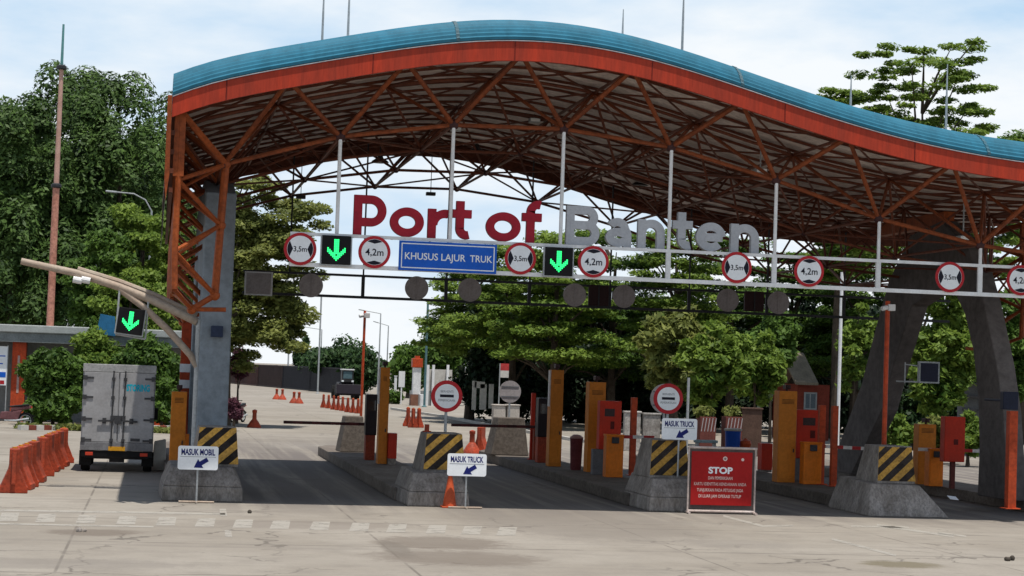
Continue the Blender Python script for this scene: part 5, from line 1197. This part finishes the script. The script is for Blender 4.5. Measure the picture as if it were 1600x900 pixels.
def lamp(px, Y, pyt, arm_px, arm_py, lab, curve=False, r=.06, px_b=None):
    x = at(px, pyt, Y).x; zt = at(px, pyt, Y).z; e = at(arm_px, arm_py, Y)
    t = thing('street_lamp', lab, 'street lamp', (x, Y, 0), 'street lamps around the yard')
    obj('pole', MB().tube([(x, Y, 0), (x, Y, zt*.5), (x, Y, zt)], [r*1.5, r*1.1, r*.8], 8), GALV, t, smooth=True)
    a = Vector((x, Y, zt)); pts = [a, e] if not curve else [a, a+Vector((-.1, 0, .6)), a.lerp(e, .35)+Vector((0, 0, .75)), e]
    if curve: pts = [a, a.lerp(e, .18)+Vector((0, 0, .42)), a.lerp(e, .5)+Vector((0, 0, .42)), e]
    obj('arm', MB().tube(pts, r*.6, 7), GALV, t, smooth=True); d = (e-pts[-2]).normalized()
    obj('lamp_head', MB().bar(e-d*.1, e+d*.5, .2, .1), GALV, t, bev=.03)
lamp(237, 104, 330, 180, 300, 'street lamp with long curved arm before the dark left trees', True, .06)
lamp(152, 104, 392, 161, 388, 'short lamp head peeping out left of the curved street lamp', False, .04)
lamp(595, 190, 490, 568, 485, 'nearer flat armed street lamp right of the camera pole against sky', False, .07)
lamp(607, 215, 509, 590, 504, 'farther flat armed street lamp right of the camera pole against sky', False, .07)
lamp(503, 230, 515, 470, 510, 'flat armed street lamp above the containers', False, .07)
lamp(476, 260, 527, 462, 521, 'farthest small street lamp left of the containers row end', True, .07)
simple_pole('lamp_pole', 499, 462, 545, 200, .09, GALV, 'tall plain grey pole above the far containers')
simple_pole('lamp_pole', 450, 540, 575, 240, .1, GALV, 'thin far pole left of the cypresses')
simple_pole('lamp_pole', 667, 472, 520, 150, .09, mat('pole_teal', (.10, .2, .22), .5), 'teal grey pole by the bough above the white gate post')

# ------------------------------------------------------------------ far yard: containers, loader, gate house
cA, cB = gnd(350, 597.5), gnd(549, 615.5)
Ltot = (cB-cA).length; nC = 5; d = (cB-cA)/nC; ang = math.atan2(d.y, d.x)
cols = [((.07, .03, .026), 'brown'), ((.10, .032, .026), 'dull red'), ((.055, .026, .024), 'dark maroon'), ((.022, .022, .032), 'dark slate'), ((.026, .026, .034), 'dark grey')]
for i in range(nC):
    t = thing('shipping_container', cols[i][1]+[' shipping container at the left end of the far row', ' shipping container, second from left in the far row', ' shipping container in the middle of the far row', ' shipping container under the cypresses in the far row', ' shipping container at the right end of the far row'][i], 'container', cA+d*(i+.5), 'containers in the far row')
    Ln = d.length-.5; M = mat('container_'+cols[i][1].replace(' ', '_'), cols[i][0], .6, var=.25, scale=.6)
    mb = MB(); n = int(Ln/.35); Hc = 2.75
    mb.box(-Ln/2, Ln/2, -1.15, 1.15, .1, Hc-.06)
    for k in range(n):
        xx = -Ln/2+(k+.5)*Ln/n; mb.box(xx-.09, xx+.09, -1.2, -1.1501, .16, Hc-.12)
    o = obj('body', MB(), M, t) if False else None
    me = MB(); me.v = [tuple(Vector(v)+OFF[t.name]) for v in mb.v]; me.f = mb.f; me.mi = mb.mi
    obj('body', me, M, t); fr = MB()
    for s in (-1, 1):
        for u in (-1, 1): fr.box(s*Ln/2-.09, s*Ln/2+.09, u*1.16-.09, u*1.16+.09, 0, Hc)
    fr.box(-Ln/2, Ln/2, -1.24, -1.1, Hc-.13, Hc); fr.box(-Ln/2, Ln/2, -1.24, -1.1, .05, .18)
    f2 = MB(); f2.v = [tuple(Vector(v)+OFF[t.name]) for v in fr.v]; f2.f = fr.f; f2.mi = fr.mi; obj('frame', f2, M, t)
    t.rotation_euler = (0, 0, ang)
# wheel loader, seen head-on
p = gnd(543, 624); LYY = p.y
t = thing('wheel_loader', 'dark wheel loader facing us with raised bucket beyond the red barriers', 'loader', (p.x, LYY, 0))
s = LYY/CF; X = p.x
DK = mat('loader_dark', (.018, .014, .02), .5); 
obj('bucket', MB().prism_x([(LYY, .35), (LYY-.25, .5), (LYY, 1.35), (LYY+.5, 1.3), (LYY+.6, .5)], X-1.05*1.0, X+1.35), DK, t, bev=.03)
cabz = MB(); cabz.box(X-.42, X+.62, LYY+1.6, LYY+2.9, 1.5, 2.62); cb_ = obj('cab', cabz, mat('loader_cab', (.04, .04, .04), .5), t, bev=.05); obj('window', MB().box(X-.3, X+.5, LYY+1.585, LYY+1.599, 1.85, 2.5), mat('pale_glass', (.10, .16, .18), .15), cb_); obj('roof', MB().box(X-.48, X+.68, LYY+1.5, LYY+3.0, 2.622, 2.72), WHITE, cb_)
obj('body', MB().box(X-.6, X+.7, LYY+2.0, LYY+5.0, .7, 1.5), DK, t, bev=.05)
for sx in (-.85, .95):
    for yy in (1.4, 4.2): obj('wheel', MB().tube([(X+sx-.22, LYY+yy, .62), (X+sx+.22, LYY+yy, .62)], .62, 18), RUBBER, t)
obj('lift_arm', MB().bar((X-.5, LYY+.3, .9), (X-.45, LYY+2.2, 1.4), .14, .2).bar((X+.6, LYY+.3, .9), (X+.6, LYY+2.2, 1.4), .14, .2), DK, t)
for sx in (-.35, .55): obj('headlight', MB().box(X+sx-.1, X+sx+.1, LYY+1.5, LYY+1.58, 1.55, 1.7), LENS, cb_)
# gate post with red top
p = gnd(650, 634); Y = p.y; k = Y/CF
t = thing('gate_post', 'white gate post with a red lantern box on top', 'gate post', (p.x, Y, 0))
obj('shaft', MB().box(p.x-.32, p.x+.32, Y, Y+.6, .9, at(650, 574, Y).z), mat('post_white', (.7, .7, .7), .7), t, bev=.03); obj('lantern', MB().box(p.x-.42, p.x+.42, Y-.1, Y+.7, at(650, 574, Y).z+.002, at(650, 560, Y).z), ORANGE, t, bev=.03); obj('cap', MB().box(p.x-.2, p.x+.2, Y+.1, Y+.5, at(650, 560, Y).z+.002, at(650, 556, Y).z), ORANGE, t)
obj('foot', MB().box(p.x-.45, p.x+.15, Y-.1, Y+.7, 0, .898), mat('foot_brown', (.25, .12, .08), .8), t); obj('drum', MB().lathe((p.x+.5, Y+.1, 0), [(.28, 0), (.28, .9), (.25, .92)], 12), WHITE, t)
t = thing('boundary_wall', 'pale panel wall with posts right of the white gate post', 'wall', at(685, 630, Y+1))
a, b = at(664, 600, Y+2), at(706, 600, Y+2)
obj('panel', MB().box(a.x, b.x, Y+2, Y+2.15, 1.2, at(680, 577, Y+2).z), WALLC, t); obj('base', MB().box(a.x-1.2, b.x, Y+1.95, Y+2.3, 0, 1.198), WALLG, t)
for px in (668, 676.5, 699): q = at(px, 600, Y+1.8); obj('post', MB().box(q.x-.1, q.x+.1, Y+1.72, Y+1.9, 0, at(px, 570, Y+1.8).z), WHITE, t)
q = at(628, 590, Y+3); o = obj('upright_board', MB().box(q.x-.25, q.x+.25, Y+3, Y+3.1, at(628, 605, Y+3).z, at(628, 580, Y+3).z).box(q.x-.05, q.x+.05, Y+3.02, Y+3.08, 0, at(628, 605, Y+3).z), WHITE, loc=(q.x, Y+3, 0)); tag(o, 'white upright marker panel left of the gate post', 'sign')
q = at(618, 605, Y+6); o = obj('marker_post', MB().box(q.x-.1, q.x+.1, Y+6, Y+6.2, 0, at(618, 588, Y+6).z).box(q.x-.13, q.x+.13, Y+5.97, Y+6.23, at(618, 588, Y+6).z, at(618, 588, Y+6).z+.06), WHITE, loc=(q.x, Y+6, 0)); tag(o, 'thin white post over the low hedge clump', 'post')
# kerb along the right of the far road
kb = MB(); pts = [(612, 640), (690, 652), (775, 668), (900, 690), (1000, 702)]
for (q0, q1) in zip(pts[:-1], pts[1:]):
    a, b = gnd(*q0), gnd(*q1); a.z = b.z = .075; kb.bar(a, b, .2, .15)
struct('kerb', kb, WALLC)
# things standing in the shade under the trees
q = gnd(775, 668); Y = q.y+6
t = thing('boundary_wall', 'broken white wall in the tree shade left of the far round sign', 'wall', at(775, 650, Y))
wm = MB()
for px0, px1, pt, pb in [(738, 744, 595, 640), (750, 760, 600, 640), (764, 771, 600, 638), (741, 757, 596, 606)]:
    a, b = at(px0, 620, Y), at(px1, 620, Y); wm.box(a.x, b.x, Y, Y+.15, max(0, at(px0, pb, Y).z), at(px0, pt, Y).z)
obj('panel', wm, WALLC, t); 
Y = 88
for px0, px1, pt, pb, lab in [(771, 790, 634, 655, 'pale low wall block left of the far round sign post'), (793, 812, 634, 655, 'pale low wall block right of the far round sign post')]:
    a, b = at(px0, 645, Y), at(px1, 645, Y); o = obj('planter_block', MB().box(a.x, b.x, Y, Y+.5, 0, at(px0, pt, Y).z).box(a.x-.04, b.x+.04, Y-.04, Y+.54, at(px0, pt, Y).z, at(px0, pt, Y).z+.07), mat('block_pale', (.5, .45, .4), .85), loc=((a.x+b.x)/2, Y, 0), bev=.03); tag(o, lab, 'planter', 'pale wall blocks')
Y = 95; a, b = at(782, 578, Y), at(795, 578, Y)
t = thing('small_banner', 'small red and white banner hanging on a pole in the tree shade', 'banner', (a.x, Y, 0))
zt, zb = at(788, 568, Y).z, at(788, 590, Y).z; zm = zb+(zt-zb)*.5
obj('red_half', MB().box(a.x, b.x, Y-.02, Y, zm, zt), mat('cloth_red', (.45, .05, .05), .8), t); obj('white_half', MB().box(a.x, b.x, Y-.02, Y, zb, zm-.002), WALLC, t); obj('pole', MB().tube([(a.x-.03, Y, 0), (a.x-.03, Y, zt)], .03, 6), GALV, t)
# white wall and planters in the middle right
Y = 76
for px0, px1, pt, lab in [(976, 1003, 645, 'pale graffiti like low wall left of the right no entry sign'), (1005, 1034, 648, 'pale low wall touching the right no entry sign post')]:
    a, b = at(px0, 660, Y), at(px1, 660, Y); o = obj('low_wall', MB().box(a.x, b.x-.05, Y, Y+.25, 0, at(px0, pt, Y).z).box(a.x-.03, b.x-.02, Y-.04, Y+.29, at(px0, pt, Y).z+.001, at(px0, pt, Y).z+.08), mat('wall_stained', (.45, .43, .4), .9, var=.3, scale=1.6, dirt=(.16, .13, .11), dirt_amt=.8), loc=(a.x, Y, 0), bev=.02); tag(o, lab, 'wall', 'pale low walls behind the third island')
REDW = mat('planter_red', (.15, .05, .04), .8, var=.2)
Y = 74
for px0, px1, pt, lab in [(1094, 1119, 651, 'red and white striped planter with pale plants, left one behind the STOP board'), (1134, 1160, 651, 'red and white striped planter with pale plants, right one behind the STOP board')]:
    a, b = at(px0, 660, Y), at(px1, 660, Y); t = thing('planter', lab, 'planter', ((a.x+b.x)/2, Y, 0), 'striped planters')
    zt = at(px0, pt, Y).z; obj('box', MB().box(a.x, b.x, Y, Y+.6, 0, zt), REDW, t, bev=.02)
    sm = MB(); n = 5
    for i in range(n):
        x = a.x+(b.x-a.x)*(i+.3)/n; sm.add([(x, Y-.004, zt*.62), (x+.035, Y-.004, zt*.62), (x+.11, Y-.004, zt*.97), (x+.075, Y-.004, zt*.97)], [(0, 1, 2, 3)])
    obj('stripe', sm, BACK, t, recalc=False)['kind'] = 'stuff'
    rng = np.random.default_rng(int(px0)); leaf_obj('plant', leaves(rng, [(((a.x+b.x)/2+rng.normal()*.15, Y+.3, zt+.2), (.35, .25, .25)) for _ in range(4)], .12, 90, .2), LEAF_OLIVE, t)
a, b = at(1160, 660, Y), at(1192, 660, Y); o = obj('low_wall', MB().box(a.x, b.x, Y+.1, Y+.4, 0, at(1170, 640, Y).z).box(a.x-.03, b.x+.03, Y+.05, Y+.45, at(1170, 640, Y).z+.001, at(1170, 640, Y).z+.08), mat('wall_brown', (.10, .06, .045), .9), loc=(a.x, Y, 0), bev=.02); tag(o, 'brown low wall right of the striped planters', 'wall')
# blue tub and orange bundle on the lane behind the STOP board
Y = 55.5; q = at(1145, 684, Y)
t = thing('plastic_tub', 'blue plastic tub with pale lid standing behind the STOP board', 'tub', (q.x, Y, .3)); zt = at(1145, 675, Y).z; zb = at(1145, 697, Y).z
obj('tub', MB().lathe((q.x, Y, .3), [(.17, 0), (.19, .1), (.235, zt-.3), (.24, zt-.27)], 18), BUCKETB, t, smooth=True); obj('lid', MB().lathe((q.x, Y, zt+.032), [(.25, 0), (.27, .02), (.27, .06), (.2, .08)], 18), mat('lid_cream', (.6, .55, .48), .6), t, smooth=True)
q = at(1166, 692, Y); o = obj('plastic_buoy', MB().lathe((q.x, Y+.1, .3), [(.12, 0), (.16, at(1166, 697, Y).z-.3), (.19, at(1166, 694, Y).z-.3), (.17, at(1166, 689, Y).z-.3), (.08, at(1166, 687, Y).z-.3), (.04, at(1166, 685, Y).z-.3)], 14), CONE, loc=(q.x, Y+.1, .3), smooth=True); tag(o, 'rounded orange cap of a post right of the blue tub', 'post')
Y = 54.5; a, b = at(1088, 686, Y), at(1122, 686, Y)
o = thing('bench', 'pale blue grey low bench behind the STOP board, left of the blue tub', 'bench', (a.x, Y, .3)); z = at(1105, 690, Y).z
obj('seat', MB().box(a.x, b.x, Y, Y+.3, z-.04, z+.04), mat('bench_blue', (.3, .42, .46), .6), o, bev=.01); obj('leg', MB().box(a.x+.04, a.x+.1, Y+.05, Y+.25, .3, z-.041), GALV, o); obj('leg', MB().box(b.x-.1, b.x-.04, Y+.05, Y+.25, .3, z-.041), GALV, o)
# hut with tan roof
Y = 96; a, b = at(1246, 620, Y), at(1296, 620, Y)
t = thing('guard_hut', 'small orange walled hut with tan sloping roof behind the fourth island', 'hut', ((a.x+b.x)/2, Y, 0))
ze = at(1260, 600, Y).z; zr = at(1265, 556, Y+2).z
wl = obj('wall', MB().box(a.x, b.x, Y, Y+4, 0, ze-.02), mat('hut_orange', (.20, .04, .024), .8), t); rf = MB(); rf.prism_x([(Y-.5, ze-.05), (Y+2, zr), (Y+4.5, ze-.05), (Y+4.5, ze+.08), (Y+2, zr+.15), (Y-.5, ze+.08)], a.x-.3, a.x+.95); obj('roof', rf, mat('roof_tan', (.2, .17, .125), .85, var=.2), t)
w0, w1 = at(1256, 625, Y), at(1276, 625, Y); z0, z1 = at(1266, 640, Y).z, at(1266, 613, Y).z
wf = obj('window', MB().box(w0.x, w1.x, Y-.05, Y-.001, z0, z1), WALLG, t); obj('pane', MB().box(w0.x+.08, w0.x+.3, Y-.056, Y-.051, z0+.08, z1-.08).box(w0.x+.36, w1.x-.08, Y-.056, Y-.051, z0+.08, z1-.08), mat('pane_grey', (.12, .15, .17), .2), wf)
# grey slatted building side right
Y = 82; a, b = at(1508, 540, Y), at(1545, 540, Y)
t = thing('louvred_building', 'grey slatted building side between pillar legs at the right', 'building', (a.x, Y, 0)); zt = at(1515, 460, Y).z
sl = MB(); obj('wall', MB().box(a.x, b.x, Y+.1, Y+.7, 0, zt), mat('louvre_grey', (.16, .165, .17), .8), t)
for i in range(9): z = 2+i*(zt-2.2)/8.5; sl.box(a.x-.03, b.x+.03, Y-.02, Y+.09, z, z+.09)
obj('slat', sl, DARKST, t)

# ------------------------------------------------------------------ left building
Y = 90; xl, xr = at(-140, 600, Y).x, at(300, 600, Y).x
t = thing('gate_office', 'low flat roofed office with orange columns behind the hedge at left', 'building', (xl, Y, 0)); ztp = at(40, 508, Y).z
obj('wall', MB().box(xl, xr, Y+1.6, Y+9, 0, ztp-.75), WALLG, t)
obj('roof', MB().box(xl-.4, xr+.3, Y-.6, Y+9.4, ztp-.35, ztp), ROOFG, t, bev=.04); obj('fascia_band', MB().box(xl-.35, xr+.25, Y-.5, Y+9, ztp-.78, ztp-.352), mat('band_grey', (.20, .22, .22), .7), t)
for px, wd in ((28, .62), (253, .55), (-90, .6)):
    q = at(px, 600, Y); obj('column', MB().box(q.x-wd/2, q.x+wd/2, Y, Y+.6, 0, ztp-.781), ORANGE, t, bev=.02); obj('inset', MB().box(q.x-.06, q.x+.04, Y-.012, Y-.001, 1.3, 3.0), mat('inset_pale', (.55, .4, .36), .7), t)
for px in (70, 110, 165, 215):
    q = at(px, 600, Y+1.55); wf = obj('window', MB().box(q.x-.62, q.x+.62, Y+1.5, Y+1.598, 1.0, 3.1), WHITE, t); obj('pane', MB().box(q.x-.55, q.x+.55, Y+1.49, Y+1.499, 1.07, 3.03), GLASS, wf)
q0, q1 = at(-25, 580, Y-.2), at(11, 580, Y-.2)
b_ = thing('hanging_banner', 'white banner with blue print at the left edge of the office', 'banner', (q0.x, Y-.2, 0)); zt, zb = at(5, 541, Y-.2).z, at(5, 602, Y-.2).z
obj('cloth', MB().box(q0.x, q1.x, Y-.22, Y-.2, zb, zt), SIGNW, b_); obj('print', MB().box(q0.x+.2, q1.x-.05, Y-.226, Y-.221, zb+.36, zb+.6).box(q0.x+.3, q1.x-.2, Y-.226, Y-.221, zb+.95, zb+1.0).box(q0.x+.3, q1.x-.1, Y-.226, Y-.221, zb+1.3, zb+1.35), SIGNBLUE, b_); obj('red_patch', MB().box(q1.x-.3, q1.x-.1, Y-.226, Y-.221, zb+.05, zb+.22), SIGNRED, b_)
obj('pole', MB().tube([(q0.x, Y-.2, 0), (q0.x, Y-.2, zt+.05)], .03, 6).tube([(q1.x, Y-.2, 0), (q1.x, Y-.2, zt+.05)], .03, 6), GALV, b_)
p = at(168, 508, 92.5); o = obj('blue_sign', MB().plate([(p.x-.4, p.z-.45), (p.x+.45, p.z-.55), (p.x+.4, p.z+.35), (p.x-.25, p.z+.45)], 89.2, 89.26).box(p.x-.05, p.x+.05, 89.28, 89.34, 4.3, p.z), mat('tarp_blue', (.03, .16, .32), .6), loc=(p.x, 89.2, 0)); tag(o, 'blue panel on the office roof left of the hanging arrow signal', 'panel')
# red and white kerb before the office
a, b = gnd(30, 672), gnd(300, 672)
n = 24
for mname, par, MM in (('kerb_white', 0, WALLC), ('kerb_red', 1, mat('kerb_red', (.22, .06, .04), .85))):
    kb = MB()
    for i in range(n):
        if i % 2 == par:
            u, v = a.lerp(b, i/n), a.lerp(b, (i+.98)/n); u.z = v.z = .1; kb.bar(u, v, .25, .2)
    struct('painted_kerb', kb, MM)
vg = MB(); rng = np.random.default_rng(5)
strip_ = [(((a.lerp(b, f)).x, a.y+.7+rng.random()*.8, .12), (.4, .3, .14)) for f in rng.random(60)]
o = leaf_obj('grass', leaves(rng, strip_, .1, 60, .1), LEAF_OLIVE, loc=(a.x, a.y, 0)); tag(o, 'dry grass strip behind the painted kerb', 'grass', kind='stuff')

# ------------------------------------------------------------------ small litter
rng = random.Random(4)
p = gnd(1577, 876); sm = MB()
for i in range(5):
    c = p+Vector((rng.uniform(-.1, .1), rng.uniform(-.1, .1), 0)); r = rng.uniform(.035, .06); sm.ball((c.x, c.y, r*.7), r, 6)
o = obj('rubble', sm, mat('rubble_dark', (.10, .085, .07), .9), loc=p); tag(o, 'small dark heap of broken stone on the forecourt at right', 'rubble')
p = gnd(390, 802); o = obj('pebble', MB().ball((p.x, p.y, .03), .045, 6), MATS['rubble_dark'], loc=p); tag(o, 'single dark pebble on the forecourt before the first lane', 'stone')
p = gnd(123, 831); o = obj('broken_stone', MB().ball((p.x, p.y, .03), .06, 5).ball((p.x+.1, p.y+.02, .02), .04, 5), CONC, loc=p); tag(o, 'pale broken stone lying on the left muddy patch', 'stone')
p = gnd(1470, 781, .35); o = obj('paper_scrap', MB().hexa([(p.x-.11, 42.95, .42), (p.x+.11, 42.95, .40), (p.x+.11, 43.15, .47), (p.x-.11, 43.15, .49)], [(p.x-.11, 42.94, .425), (p.x+.11, 42.94, .405), (p.x+.11, 43.14, .475), (p.x-.11, 43.14, .495)]), SIGNW, loc=(p.x, 43, .4)); tag(o, 'pale paper scrap on the right shoulder of the fourth island nose', 'paper')
